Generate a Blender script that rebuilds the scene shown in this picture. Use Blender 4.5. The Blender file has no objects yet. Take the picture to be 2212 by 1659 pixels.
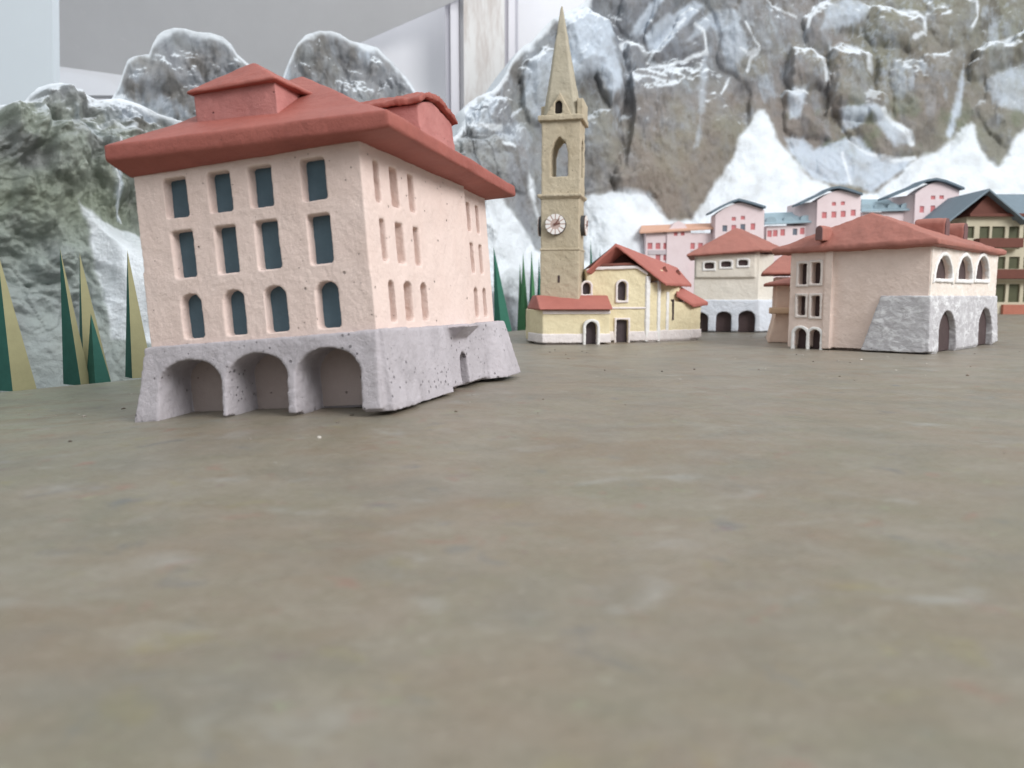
import bpy, bmesh, math, random
import numpy as np
from mathutils import Vector, Matrix, Quaternion

S = bpy.context.scene
random.seed(7)
rng = np.random.RandomState(11)
# one blender unit = 10 cm of the table-top model
S.unit_settings.system = 'METRIC'
S.unit_settings.scale_length = 0.1

# ------------------------------------------------------------------ camera
FPX, CX, CY = 1680.0, 1106.0, 829.5          # measured on the photograph at 2212 px width
PITCH = math.atan(189.5 / FPX)
CAMH = 0.6
cd = bpy.data.cameras.new('camera'); cam = bpy.data.objects.new('camera', cd)
S.collection.objects.link(cam); S.camera = cam
cam.location = (0, 0, CAMH)
cam.rotation_euler = (math.pi / 2 - PITCH, 0, 0)
cd.sensor_width = 36; cd.lens = 36 * FPX / 2212.0
cd.clip_start = 0.02; cd.clip_end = 400
cd.dof.use_dof = True; cd.dof.focus_distance = 5.7; cd.dof.aperture_fstop = 1.45

# ------------------------------------------------------------------ light
w = bpy.data.worlds.new('World'); S.world = w; w.use_nodes = True
bg = w.node_tree.nodes['Background']
# soft room light: bright from above, dim from the floor
_t = w.node_tree; _g = _t.nodes.new('ShaderNodeTexCoord'); _x = _t.nodes.new('ShaderNodeSeparateXYZ'); _r = _t.nodes.new('ShaderNodeValToRGB')
_m = _t.nodes.new('ShaderNodeMapRange'); _m.inputs[1].default_value = -1; _m.inputs[2].default_value = 1
_t.links.new(_g.outputs['Generated'], _x.inputs[0]); _t.links.new(_x.outputs[2], _m.inputs[0]); _t.links.new(_m.outputs[0], _r.inputs[0]); _t.links.new(_r.outputs[0], bg.inputs[0])
_e = _r.color_ramp.elements; _e[0].position = .45; _e[0].color = (.13, .13, .13, 1); _e[1].position = .72; _e[1].color = (.92, .97, 1.0, 1)
bg.inputs[1].default_value = 0.88
def area(name, loc, target, sx, sy, power, col):
    l = bpy.data.lights.new(name, 'AREA'); l.shape = 'RECTANGLE'; l.size = sx; l.size_y = sy
    l.energy = power; l.color = col
    o = bpy.data.objects.new(name, l); S.collection.objects.link(o); o.location = loc
    o.rotation_euler = (Vector(target) - Vector(loc)).to_track_quat('-Z', 'Y').to_euler()
    return o
area('wall_fill_light', (1, 21, 22), (2, 34, 5), 12, 6, 650, (0.97, 0.98, 1.0))  # unseen lamp, added to brighten the back wall
area('window_light', (20, -10, 18), (2, 11, 0), 17, 12, 8000, (1.0, 0.99, 0.98))
S.view_settings.view_transform = 'Standard'; S.view_settings.look = 'None'
S.view_settings.exposure = 0.22; S.view_settings.gamma = 1.0
S.view_settings.use_curve_mapping = False

# ------------------------------------------------------------------ measuring
_c, _s = math.cos(PITCH), math.sin(PITCH)
def ray(u, v):
    dx = (u - CX) / FPX; dy = (CY - v) / FPX
    return Vector((dx, _c + dy * _s, -_s + dy * _c))
CAMP = Vector((0, 0, CAMH))
def W(u, v, Y):
    d = ray(u, v); return CAMP + d * (Y / d.y)
def G(u, v, z=0.0):
    d = ray(u, v); return CAMP + d * ((z - CAMH) / d.z)
def proj_np(P):
    x = P[:, 0]; y = P[:, 1]; z = P[:, 2] - CAMH
    f = y * _c - z * _s; u = y * _s + z * _c
    return CX + FPX * x / f, CY - FPX * u / f

# ------------------------------------------------------------------ numpy noise
_perm = rng.permutation(256); _perm = np.concatenate([_perm, _perm, _perm])
_grad = rng.normal(size=(256, 3)); _grad /= np.linalg.norm(_grad, axis=1)[:, None]
def pnoise(P):
    P = np.asarray(P, dtype=np.float64)
    I = np.floor(P).astype(int); f = P - I; I &= 255
    t = f * f * f * (f * (f * 6 - 15) + 10)
    out = 0
    for dx in (0, 1):
        wx = t[:, 0] if dx else 1 - t[:, 0]
        for dy in (0, 1):
            wy = t[:, 1] if dy else 1 - t[:, 1]
            for dz in (0, 1):
                wz = t[:, 2] if dz else 1 - t[:, 2]
                h = _perm[_perm[_perm[(I[:, 0] + dx) & 255] + ((I[:, 1] + dy) & 255)] + ((I[:, 2] + dz) & 255)]
                g = _grad[h]
                out = out + wx * wy * wz * ((f[:, 0] - dx) * g[:, 0] + (f[:, 1] - dy) * g[:, 1] + (f[:, 2] - dz) * g[:, 2])
    return out * 1.6
def fbm(P, o=4, lac=2.03, gain=.5, ridged=False):
    a = 1.0; r = 0; P = np.asarray(P, dtype=np.float64).copy(); tot = 0
    for i in range(o):
        n = pnoise(P + i * 17.3)
        if ridged: n = 1 - 2 * np.abs(n) * 1.4
        r = r + a * n; tot += a; a *= gain; P = P * lac
    return r / tot
def worley(P, seed=0):
    """distances to the nearest and second nearest jittered cell point"""
    P = np.asarray(P, dtype=np.float64); I = np.floor(P).astype(int); f = P - I
    d1 = np.full(len(P), 9.0); d2 = np.full(len(P), 9.0); hid = np.zeros(len(P))
    for dx in (-1, 0, 1):
        for dy in (-1, 0, 1):
            for dz in (-1, 0, 1):
                h = _perm[_perm[_perm[(I[:, 0] + dx + seed) & 255] + ((I[:, 1] + dy) & 255)] + ((I[:, 2] + dz) & 255)]
                q = _grad[h] * .45 + .5
                d = np.sqrt((dx + q[:, 0] - f[:, 0]) ** 2 + (dy + q[:, 1] - f[:, 1]) ** 2 + (dz + q[:, 2] - f[:, 2]) ** 2)
                nb_ = d < d1
                d2 = np.where(nb_, d1, np.minimum(d2, d)); hid = np.where(nb_, h / 255.0, hid); d1 = np.where(nb_, d, d1)
    return d1, d2, hid
def sstep(a, b, x):
    t = np.clip((np.asarray(x, dtype=float) - a) / (b - a), 0, 1); return t * t * (3 - 2 * t)

# ------------------------------------------------------------------ materials
MATS = {}
def lin(r, g, b):
    f = lambda c: ((c / 255 + .055) / 1.055) ** 2.4 if c / 255 > .04045 else c / 255 / 12.92
    return (f(r), f(g), f(b), 1)
class NT:
    def __init__(s, name):
        s.m = bpy.data.materials.new(name); s.m.use_nodes = True
        s.t = s.m.node_tree; s.b = s.t.nodes['Principled BSDF']
        s.tc = s.t.nodes.new('ShaderNodeTexCoord')
    def n(s, k, **kw):
        x = s.t.nodes.new(k)
        for a, b in kw.items():
            if a in x.inputs.keys() if hasattr(x.inputs, 'keys') else False: x.inputs[a].default_value = b
            else: setattr(x, a, b)
        return x
    def l(s, a, b): s.t.links.new(a, b)
    def coord(s, scale=(1, 1, 1), off=(0, 0, 0), rot=(0, 0, 0)):
        m = s.n('ShaderNodeMapping'); m.inputs['Scale'].default_value = scale
        m.inputs['Location'].default_value = off; m.inputs['Rotation'].default_value = rot
        s.l(s.tc.outputs['Object'], m.inputs[0]); return m.outputs[0]
    def noise(s, scale, det=5, rough=.55, vec=None, dist=0):
        x = s.n('ShaderNodeTexNoise'); x.inputs['Scale'].default_value = scale; x.inputs['Detail'].default_value = det
        x.inputs['Roughness'].default_value = rough; x.inputs['Distortion'].default_value = dist
        s.l(vec if vec is not None else s.tc.outputs['Object'], x.inputs['Vector']); return x.outputs['Fac']
    def ramp(s, src, pts):
        r = s.n('ShaderNodeValToRGB'); e = r.color_ramp.elements
        while len(e) < len(pts): e.new(.5)
        for i, (p, c) in enumerate(pts):
            e[i].position = p; e[i].color = c if len(c) == 4 else (*c, 1)
        s.l(src, r.inputs[0]); return r.outputs[0]
    def mask(s, src, a, b): return s.ramp(src, [(a, (0, 0, 0)), (b, (1, 1, 1))])
    def mix(s, fac, a, b, mode='MIX'):
        x = s.n('ShaderNodeMix'); x.data_type = 'RGBA'; x.blend_type = mode
        for v, i in ((fac, x.inputs['Factor']), (a, x.inputs[6]), (b, x.inputs[7])):
            if hasattr(v, 'links'): s.l(v, i)
            else: i.default_value = v
        return x.outputs[2]
    def math(s, op, a, b):
        x = s.n('ShaderNodeMath'); x.operation = op
        for v, i in ((a, x.inputs[0]), (b, x.inputs[1])):
            if hasattr(v, 'links'): s.l(v, i)
            else: i.default_value = v
        return x.outputs[0]
    def bump(s, h, strength, dist, prev=None):
        x = s.n('ShaderNodeBump'); x.inputs['Strength'].default_value = strength; x.inputs['Distance'].default_value = dist
        s.l(h, x.inputs['Height'])
        if prev is not None: s.l(prev, x.inputs['Normal'])
        return x.outputs[0]

def sc(c, k): return (min(c[0] * k, 1), min(c[1] * k, 1), min(c[2] * k, 1), 1)
def plaster(name, rgb, rgb2=None, size=1.0, pits=1.0, rough=.85, bump=1.0, vary=.07, stroke=0, strokecol=None, pitcol=.45, spec=.2, pitscale=28, strokelo=.5):
    """painted cast plaster: mottled paint, air-bubble pits, brush marks"""
    if name in MATS: return MATS[name]
    t = NT(name); A = lin(*rgb); B = lin(*rgb2) if rgb2 else sc(A, 1 - vary * 1.6)
    k = 1 / size
    big = t.noise(2.3 * k, 5, .6); mid = t.noise(11 * k, 6, .65)
    col = t.mix(t.mask(big, .38, .66), A, B)
    col = t.mix(t.mask(mid, .35, .75), col, t.mix(.55, col, sc(A, 1 + vary)))
    fine = t.noise(70 * k, 4, .7)
    col = t.mix(t.mask(fine, .60, .82), col, t.mix(.35, col, sc(B, .75)))
    # pits
    vo = t.n('ShaderNodeTexVoronoi'); vo.inputs['Scale'].default_value = pitscale * k; vo.inputs['Randomness'].default_value = 1
    wob = t.mix(.10, t.tc.outputs['Object'], t.n('ShaderNodeTexNoise').outputs['Color'])
    t.l(t.tc.outputs['Object'], vo.inputs['Vector'])
    d = vo.outputs['Distance']
    # only some of the cells carry a pit, of differing size
    sep = t.n('ShaderNodeSeparateColor'); t.l(vo.outputs['Color'], sep.inputs[0])
    rad = t.math('MULTIPLY', t.math('SUBTRACT', sep.outputs[0], 1 - .42 * min(pits, 1.6)), .42)
    pit = t.math('SUBTRACT', rad, d)
    pm = t.mask(t.math('ADD', t.math('MULTIPLY', pit, 6.0), .2), .2, .62)
    vo2 = t.n('ShaderNodeTexVoronoi'); vo2.inputs['Scale'].default_value = pitscale * .5 * k; t.l(t.coord(off=(3.3, 1.7, 2.1)), vo2.inputs['Vector'])
    sep2 = t.n('ShaderNodeSeparateColor'); t.l(vo2.outputs['Color'], sep2.inputs[0])
    pit2 = t.math('SUBTRACT', t.math('MULTIPLY', t.math('SUBTRACT', sep2.outputs[0], 1 - .30 * min(pits, 1.6)), .50), vo2.outputs['Distance'])
    pm = t.math('MAXIMUM', pm, t.mask(t.math('ADD', t.math('MULTIPLY', pit2, 6.0), .2), .2, .6))
    if pits > 0: col = t.mix(t.math('MULTIPLY', pm, .8), col, sc(A, pitcol))
    if stroke:
        sn = t.noise(1.0, 6, .7, t.coord((9 * k, 9 * k, 17 * k), rot=(.3, .5, .2)), dist=.5)
        sn2 = t.noise(5 * k, 4, .6)
        mk = t.math('MULTIPLY', t.mask(sn, strokelo, strokelo + .12), t.mask(sn2, .30, .62))
        col = t.mix(t.math('MULTIPLY', mk, stroke), col, lin(*strokecol))
    t.l(col, t.b.inputs['Base Color'])
    t.b.inputs['Roughness'].default_value = rough
    t.b.inputs['Specular IOR Level'].default_value = spec
    nb = t.bump(t.noise(16 * k, 6, .7), .22 * bump, .02 * size)
    nb = t.bump(t.noise(85 * k, 5, .75), .55 * bump, .006 * size, nb)
    cr_ = t.math('MULTIPLY', t.noise(48 * k, 6, .8), t.mask(t.noise(5 * k, 3, .6, t.coord(off=(4, 4, 4))), .48, .66)); nb = t.bump(cr_, .4 * bump, .012 * size, nb)
    if stroke: nb = t.bump(sn, .4 * bump, .02 * size, nb)
    if pits > 0: nb = t.bump(t.math('SUBTRACT', 1.0, pm), .8, .012 * size, nb)
    t.l(nb, t.b.inputs['Normal'])
    MATS[name] = t.m; return t.m

def flatpaint(name, rgb, rough=.7, vary=.12, size=1.0):
    if name in MATS: return MATS[name]
    t = NT(name); A = lin(*rgb)
    col = t.mix(t.mask(t.noise(9 / size, 5, .65), .3, .7), sc(A, 1 - vary), sc(A, 1 + vary))
    col = t.mix(t.mask(t.noise(55 / size, 4, .7), .62, .8), col, sc(A, 1 + 2.5 * vary))
    t.l(col, t.b.inputs['Base Color']); t.b.inputs['Roughness'].default_value = rough
    t.b.inputs['Specular IOR Level'].default_value = .3
    if size < 5: t.l(t.bump(t.noise(40 / size, 5, .7), .35, .006 * size), t.b.inputs['Normal'])
    MATS[name] = t.m; return t.m

# ------------------------------------------------------------------ objects
def tag(o, label=None, cat=None, group=None, kind=None):
    if label: o['label'] = label
    if cat: o['category'] = cat
    if group: o['group'] = group
    if kind: o['kind'] = kind
    return o
def thing(name, label, cat, M, group=None):
    o = bpy.data.objects.new(name, None); S.collection.objects.link(o)
    o.empty_display_size = .1
    loc, q, sca = M.decompose(); o.location = loc; o.rotation_mode = 'QUATERNION'; o.rotation_quaternion = q
    tag(o, label, cat, group); return o

class MB:
    """closed shells collected into one bmesh"""
    def __init__(s): s.bm = bmesh.new()
    def hull(s, pts):
        vs = [s.bm.verts.new(p) for p in pts]
        r = bmesh.ops.convex_hull(s.bm, input=vs)
        junk = [g for g in r['geom_interior'] if isinstance(g, bmesh.types.BMVert)] + [g for g in r['geom_unused'] if isinstance(g, bmesh.types.BMVert)]
        if junk: bmesh.ops.delete(s.bm, geom=list(set(junk)), context='VERTS')
        return s
    def loft(s, A, B):
        """closed prism between two equally long rings (may be concave)"""
        a = [s.bm.verts.new(p) for p in A]; b = [s.bm.verts.new(p) for p in B]; n = len(a)
        fs = [s.bm.faces.new(a[::-1]), s.bm.faces.new(b)]
        for i in range(n): fs.append(s.bm.faces.new((a[i], a[(i + 1) % n], b[(i + 1) % n], b[i])))
        bmesh.ops.recalc_face_normals(s.bm, faces=fs)
        return s
    def ext(s, F, poly, y0, y1, scale1=None):
        """polygon (s,z) in the frame F pushed from depth y0 to depth y1"""
        return s.loft([F @ Vector((p[0], y0, p[1])) for p in poly], [F @ Vector((p[0], y1, p[1])) for p in poly])
    def plan(s, F, lo, hi, z0, z1):
        return s.loft([F @ Vector((p[0], p[1], z0)) for p in lo], [F @ Vector((p[0], p[1], z1)) for p in hi])
    def footed(s, F, lo, hi, z0, z1, lift=.02, k=.90):
        """battered block whose rim does not quite touch the board: it stands on a smaller foot"""
        s.plan(F, lo, hi, z0 + lift, z1)
        cx = sum(p[0] for p in lo) / len(lo); cy = sum(p[1] for p in lo) / len(lo)
        ft = [(cx + (p[0] - cx) * k, cy + (p[1] - cy) * k) for p in lo]
        return s.plan(F, ft, ft, z0, z0 + lift + .03)
    def box(s, F, x0, x1, y0, y1, z0, z1):
        return s.plan(F, [(x0, y0), (x1, y0), (x1, y1), (x0, y1)], [(x0, y0), (x1, y0), (x1, y1), (x0, y1)], z0, z1)
I4 = Matrix.Identity(4)
def rect(x0, x1, z0, z1): return [(x0, z0), (x1, z0), (x1, z1), (x0, z1)]
def arch(x0, x1, z0, z1, rise=None, n=10, pointed=False):
    w_ = (x1 - x0) / 2; r = w_ if rise is None else rise; xc = (x0 + x1) / 2
    p = [(x0, z0), (x1, z0)]
    if pointed:
        p += [(x1, z1 - r), (x1 - w_ * .35, z1 - r * .35), (xc, z1), (x0 + w_ * .35, z1 - r * .35), (x0, z1 - r)]
        return p
    for i in range(n + 1):
        a = math.pi * i / n; p.append((xc + w_ * math.cos(a), z1 - r + r * math.sin(a)))
    return p
def shrink(poly, k):
    xs = [p[0] for p in poly]; zs = [p[1] for p in poly]
    cx = (min(xs) + max(xs)) / 2; cz = (min(zs) + max(zs)) / 2; W_ = (max(xs) - min(xs)) / 2; H_ = (max(zs) - min(zs)) / 2
    return [(cx + (p[0] - cx) * (W_ + k) / W_, cz + (p[1] - cz) * (H_ + k) / H_) for p in poly]
def ring(mb, F, inner, grow, y0, y1, bottom=True):
    """raised surround around an opening: quads between the opening outline and a grown one"""
    outer = shrink(inner, grow); n = len(inner)
    for i in range(n):
        j = (i + 1) % n
        if not bottom and i == 0: continue
        mb.loft([F @ Vector((q[0], y0, q[1])) for q in (inner[i], inner[j], outer[j], outer[i])],
                [F @ Vector((q[0], y1, q[1])) for q in (inner[i], inner[j], outer[j], outer[i])])
    return mb

def noisy(me, amp, freq, amp2=0, freq2=30, seed=0):
    n = len(me.vertices); co = np.empty(n * 3); me.vertices.foreach_get('co', co); co = co.reshape(-1, 3)
    no = np.empty(n * 3); me.vertices.foreach_get('normal', no); no = no.reshape(-1, 3)
    d = amp * fbm(co * freq + seed, 3)
    if amp2: d = d + amp2 * fbm(co * freq2 + seed + 5, 2)
    side = amp * .6 * np.stack([pnoise(co * freq + 31 + seed), pnoise(co * freq + 57 + seed), pnoise(co * freq + 83 + seed)], 1)
    co = co + no * d[:, None] + side
    me.vertices.foreach_set('co', co.reshape(-1)); me.update()

def build(name, mb, mat, parent=None, cut=None, voxel=None, smooth=2, amp=.004, freq=7, amp2=.0015, freq2=35, M=None, bevel=None, seed=None):
    """solid -> cut openings -> optional voxel remesh + roughening -> one mesh object"""
    bm = mb.bm; me = bpy.data.meshes.new(name)
    bmesh.ops.remove_doubles(bm, verts=bm.verts, dist=1e-6) if not voxel and len(bm.verts) < 9 else None
    bm.to_mesh(me); bm.free()
    o = bpy.data.objects.new(name, me); S.collection.objects.link(o)
    co = None
    if cut is not None:
        cme = bpy.data.meshes.new('cutter'); cut.bm.to_mesh(cme); cut.bm.free()
        co = bpy.data.objects.new('cutter', cme); S.collection.objects.link(co)
        m = o.modifiers.new('b', 'BOOLEAN'); m.operation = 'DIFFERENCE'; m.object = co; m.solver = 'EXACT'; m.use_self = True
    if bevel:
        m = o.modifiers.new('v', 'BEVEL'); m.width = bevel; m.segments = 2; m.limit_method = 'ANGLE'
    if voxel:
        m = o.modifiers.new('r', 'REMESH'); m.mode = 'VOXEL'; m.voxel_size = voxel; m.use_smooth_shade = True
        if smooth:
            m = o.modifiers.new('s', 'SMOOTH'); m.factor = .5; m.iterations = smooth
    if o.modifiers:
        dg = bpy.context.evaluated_depsgraph_get()
        nm = bpy.data.meshes.new_from_object(o.evaluated_get(dg)); o.modifiers.clear(); o.data = nm
        bpy.data.meshes.remove(me); me = nm; me.name = name
    if co is not None:
        cme = co.data; bpy.data.objects.remove(co); bpy.data.meshes.remove(cme)
    if voxel and amp: noisy(me, amp, freq, amp2, freq2, seed if seed is not None else random.random() * 40)
    me.materials.clear(); me.materials.append(mat)
    if voxel:
        for p in me.polygons: p.use_smooth = True
    if parent is not None:
        o.parent = parent
        if M is not None: me.transform(M.inverted())
    return o

def frame(x, y, z, deg): return Matrix.Translation((x, y, z)) @ Matrix.Rotation(math.radians(deg), 4, 'Z')
def on(F, u, v, y=0.0):
    """pixel -> (s,z) on the plane y=const of frame F (world frame)"""
    Fi = F.inverted(); o = Fi @ CAMP; d = Fi.to_3x3() @ ray(u, v); t = (y - o.y) / d.y
    p = o + d * t; return (p.x, p.z)
def onr(F, u0, v0, u1, v1, y=0.0):
    a = on(F, u0, v0, y); b = on(F, u1, v1, y)
    c_ = on(F, u0, v1, y); d = on(F, u1, v0, y)
    return min(a[0], b[0]), max(a[0], b[0]), min(c_[1], b[1]), max(a[1], d[1])

# ================================================================== GROUND
EDGE = [(-3, -9.0), (2, -7.5), (5.2, -4.4), (5.9, -3.9), (6.75, -3.30), (10, -1.75), (14.0, .02), (14.6, .9), (15.0, 2.2), (16.5, 4.0), (20, 5.2), (24, 6.0)]
def xl(y): return np.interp(y, [e[0] for e in EDGE], [e[1] for e in EDGE])
def gz(x, y):
    x = np.asarray(x, float); y = np.asarray(y, float)
    z = -.105 * sstep(-1.0, -3.0, x)
    z = z + .24 * sstep(12.5, 15.5, y) * sstep(5.5, 9, x)
    z = z + .022 * np.exp(-((x + .1) ** 2 + (y - 4.8) ** 2) / 1.6)
    z = z + .026 * np.exp(-((x + .5) ** 2 + (y - 3.75) ** 2) / .5)
    return z
def gznoise(x, y):
    P = np.stack([x * .55, y * .55, np.zeros_like(x)], 1)
    Q = np.stack([x * 3.0, y * 3.0, np.ones_like(x) * 3], 1)
    return (.010 * pnoise(P) + .002 * pnoise(Q)) * sstep(1.0, 3.0, y)
def make_ground():
    ny, nx = 330, 220
    ys = -2.5 + 24.5 * (np.linspace(0, 1, ny) ** 1.25)
    X = np.empty((ny, nx)); Y = np.empty((ny, nx))
    for j, y in enumerate(ys):
        a = xl(y); X[j] = a + (27 - a) * np.linspace(0, 1, nx) ** 1.3; Y[j] = y
    x = X.ravel(); y = Y.ravel()
    edge = sstep(0.0, .25, x - xl(y))
    z = gz(x, y) + gznoise(x, y) - .03 * (1 - edge)
    x = x + .03 * pnoise(np.stack([x * 0, y * 2.2, y * 0], 1)) * (1 - edge)
    co = np.stack([x, y, z], 1)
    idx = np.arange(ny * nx).reshape(ny, nx)
    f = np.stack([idx[:-1, :-1], idx[:-1, 1:], idx[1:, 1:], idx[1:, :-1]], -1).reshape(-1, 4)
    # edge skirt
    sk = co[idx[:, 0]].copy(); sk[:, 2] -= .35; sk[:, 0] -= .02
    bk = co[idx[-1, :]].copy(); bk[:, 2] -= .35
    b0 = len(co); co = np.vstack([co, sk, bk])
    faces = f.tolist()
    for j in range(ny - 1): faces.append([b0 + j, int(idx[j, 0]), int(idx[j + 1, 0]), b0 + j + 1])
    b1 = b0 + ny
    for i in range(nx - 1): faces.append([int(idx[-1, i]), int(idx[-1, i + 1]), b1 + i + 1, b1 + i])
    me = bpy.data.meshes.new('ground'); me.from_pydata(co.tolist(), [], faces); me.update()
    for p in me.polygons: p.use_smooth = True
    o = bpy.data.objects.new('ground', me); S.collection.objects.link(o); o['kind'] = 'structure'
    t = NT('painted_board')
    A = lin(124, 114, 98); B = lin(118, 114, 96); Cc = lin(134, 128, 116)
    col = t.mix(t.mask(t.noise(1.1, 5, .6, t.coord((1, 1.1, 1))), .38, .62), A, B)
    col = t.mix(t.mask(t.noise(3.4, 6, .65, t.coord((1, 1.1, 1), (3, 1, 0))), .42, .72), col, Cc)
    # far part greyer and paler: the near foreground's shade is put into the colour
    sep = t.n('ShaderNodeSeparateXYZ'); t.l(t.tc.outputs['Object'], sep.inputs[0])
    far = t.mask(t.math('MULTIPLY', t.math('ADD', t.math('SUBTRACT', sep.outputs[1], t.math('MULTIPLY', sep.outputs[0], .45)), -1.2), .16), .05, .9)
    col = t.mix(t.math('MULTIPLY', far, .5), col, lin(144, 137, 128))
    lf = t.mask(t.math('MULTIPLY', sep.outputs[0], -.25), .35, .75)
    col = t.mix(t.math('MULTIPLY', lf, .6), col, lin(126, 134, 114))
    def spots(off, scale, a, b, c, amt, st=(1, 1.1, 1), dist=.4):
        nonlocal col
        mk = t.mask(t.noise(scale, 3, .6, t.coord(st, off), dist=dist), a, b)
        col = t.mix(t.math('MULTIPLY', mk, amt), col, lin(*c))
    spots((5, 0, 0), 5.5, .62, .74, (136, 96, 84), .55)
    spots((0, 7, 2), 4.5, .62, .75, (86, 94, 102), .6)
    spots((9, 3, 0), 6.0, .62, .75, (134, 126, 84), .45)
    spots((2, 9, 5), 3.2, .60, .74, (158, 160, 158), .42, (1, 1.2, 1))
    spots((12, 1, 5), 9.0, .66, .76, (112, 82, 88), .45)
    spots((1, 13, 5), 12, .66, .75, (140, 150, 120), .5)
    spots((21, 3, 1), 2.4, .45, .70, (132, 114, 100), .35); spots((31, 3, 1), 2.0, .48, .70, (104, 104, 98), .45)
    # brown streaks running across
    spots((4, 4, 8), 1.6, .55, .70, (118, 99, 78), .45, (.9, 1.3, 1), 1.0)
    spots((7, 2, 8), 6.0, .62, .74, (152, 148, 136), .35, (.9, 1.4, 1), 1.0)
    col = t.mix(t.math('MULTIPLY', t.mask(t.noise(26, 6, .75), .45, .75), .45), col, sc(A, .70))
    col = t.mix(t.math('MULTIPLY', t.mask(t.noise(34, 6, .75, t.coord(off=(8, 2, 1))), .52, .75), .35), col, sc(Cc, 1.35))
    col = t.mix(t.mask(t.noise(160, 3, .7), .64, .72), col, sc(A, .55))
    col = t.mix(t.mask(t.noise(120, 3, .7, t.coord((1, 1, 1), (5, 5, 5))), .69, .74), col, lin(200, 196, 186))
    t.l(col, t.b.inputs['Base Color'])
    t.l(t.ramp(t.noise(5, 4, .6), [(.3, (.38, .38, .38)), (.7, (.52, .52, .52))]), t.b.inputs['Roughness'])
    t.b.inputs['Specular IOR Level'].default_value = .5
    nb = t.bump(t.noise(9, 6, .7, t.coord((1, 2, 1))), .4, .02)
    nb = t.bump(t.noise(70, 5, .75), .4, .006, nb)
    t.l(nb, t.b.inputs['Normal'])
    me.materials.append(t.m)
    return o
make_ground()

# ================================================================== MOUNTAINS
def poly_sd(u, v, poly):
    """signed distance (positive inside) to a polygon in measured photo units"""
    P = np.array(poly, float); n = len(P); d = np.full(u.shape, 1e9); ins = np.zeros(u.shape, bool)
    for i in range(n):
        a = P[i]; b = P[(i + 1) % n]; e = b - a; L = (e @ e) + 1e-9
        t = np.clip(((u - a[0]) * e[0] + (v - a[1]) * e[1]) / L, 0, 1)
        d = np.minimum(d, np.hypot(u - a[0] - t * e[0], v - a[1] - t * e[1]))
        c = ((a[1] > v) != (b[1] > v)) & (u < (b[0] - a[0]) * (v - a[1]) / (b[1] - a[1] + 1e-12) + a[0]); ins ^= c
    return np.where(ins, d, -d)
SCREE = [
    [(1262, 418), (1316, 411), (1360, 413), (1401, 416), (1418, 440), (1428, 458), (1446, 476), (1491, 471), (1525, 430), (1546, 390), (1575, 350), (1588, 318), (1597, 292), (1622, 262),
     (1640, 234), (1652, 232), (1662, 245), (1671, 268), (1685, 300), (1701, 322), (1730, 358), (1756, 382), (1800, 402), (1856, 416), (1886, 415), (1915, 392), (1951, 368), (1976, 342), (2026, 322),
     (2051, 297), (2080, 268), (2101, 253), (2108, 262), (2113, 295), (2136, 345), (2156, 358), (2172, 335), (2190, 300), (2230, 270), (2500, 200), (2700, 900), (1262, 900)],
    [(150, 446), (168, 458), (200, 476), (240, 488), (290, 503), (340, 530), (420, 560), (420, 760), (235, 735), (215, 640), (195, 575), (172, 500)],
    [(1040, 428), (1086, 432), (1100, 452), (1122, 478), (1142, 510), (1165, 540), (1200, 560), (1290, 560), (1290, 620), (1180, 640), (1130, 650), (1080, 640), (1040, 640)],
    [(1140, 375), (1150, 395), (1158, 430), (1168, 470), (1160, 480), (1150, 450), (1140, 415)],
]
FROST = [   # thin whitish paint over rock (partial)
    ([(1690, 292), (1712, 284), (1735, 290), (1760, 318), (1800, 300), (1830, 288), (1860, 300), (1880, 325), (1905, 345), (1976, 342), (1951, 370), (1886, 416), (1756, 384), (1701, 322)], .85),
    ([(1815, 240), (1850, 235), (1895, 235), (1930, 262), (1975, 300), (1970, 318), (1930, 320), (1900, 290), (1880, 262), (1850, 275), (1815, 285)], .75),
    ([(1700, 190), (1745, 185), (1742, 225), (1725, 262), (1702, 262)], .75),
    ([(1220, 40), (1270, 15), (1320, 35), (1330, 110), (1345, 190), (1322, 230), (1290, 170), (1240, 180), (1215, 120)], .85),
    ([(1195, 120), (1240, 90), (1240, 200), (1160, 260), (1125, 230), (1130, 160), (1165, 120)], .55),
    ([(1395, 75), (1440, 30), (1500, 0), (1520, 8), (1480, 60), (1440, 95), (1405, 100)], .8),
    ([(1355, 70), (1400, 10), (1420, -10), (1450, -10), (1410, 40), (1375, 75)], .7),
    ([(1475, 95), (1530, 20), (1590, 30), (1620, 120), (1590, 140), (1600, 170), (1560, 120), (1540, 60), (1500, 85)], .6),
    ([(1000, 240), (1060, 195), (1090, 215), (1060, 262), (1080, 285), (1030, 300), (1000, 270)], .6),
    ([(2040, 290), (2055, 240), (2072, 175), (2083, 120), (2086, 190), (2078, 240), (2065, 260), (2058, 300)], .9),
    ([(2130, 165), (2212, 130), (2400, 100), (2400, 260), (2212, 250), (2160, 230), (2128, 190)], .5),
    ([(1515, 110), (1532, 110), (1526, 220), (1510, 330), (1498, 330), (1506, 230)], .45),
    ([(100, 210), (135, 240), (150, 320), (250, 330), (262, 440), (235, 440), (215, 370), (200, 300)], .25),
    ([(205, 255), (262, 215), (345, 245), (345, 262), (280, 272), (215, 285)], .45),
    ([(232, 330), (246, 350), (262, 420), (270, 470), (255, 480), (240, 420)], .75),
    ([(1785, 5), (1850, 0), (1885, 20), (1870, 50), (1800, 60), (1770, 70)], .6),
    ([(1060, 280), (1120, 262), (1160, 290), (1140, 330), (1080, 310)], .35),
]
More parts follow.
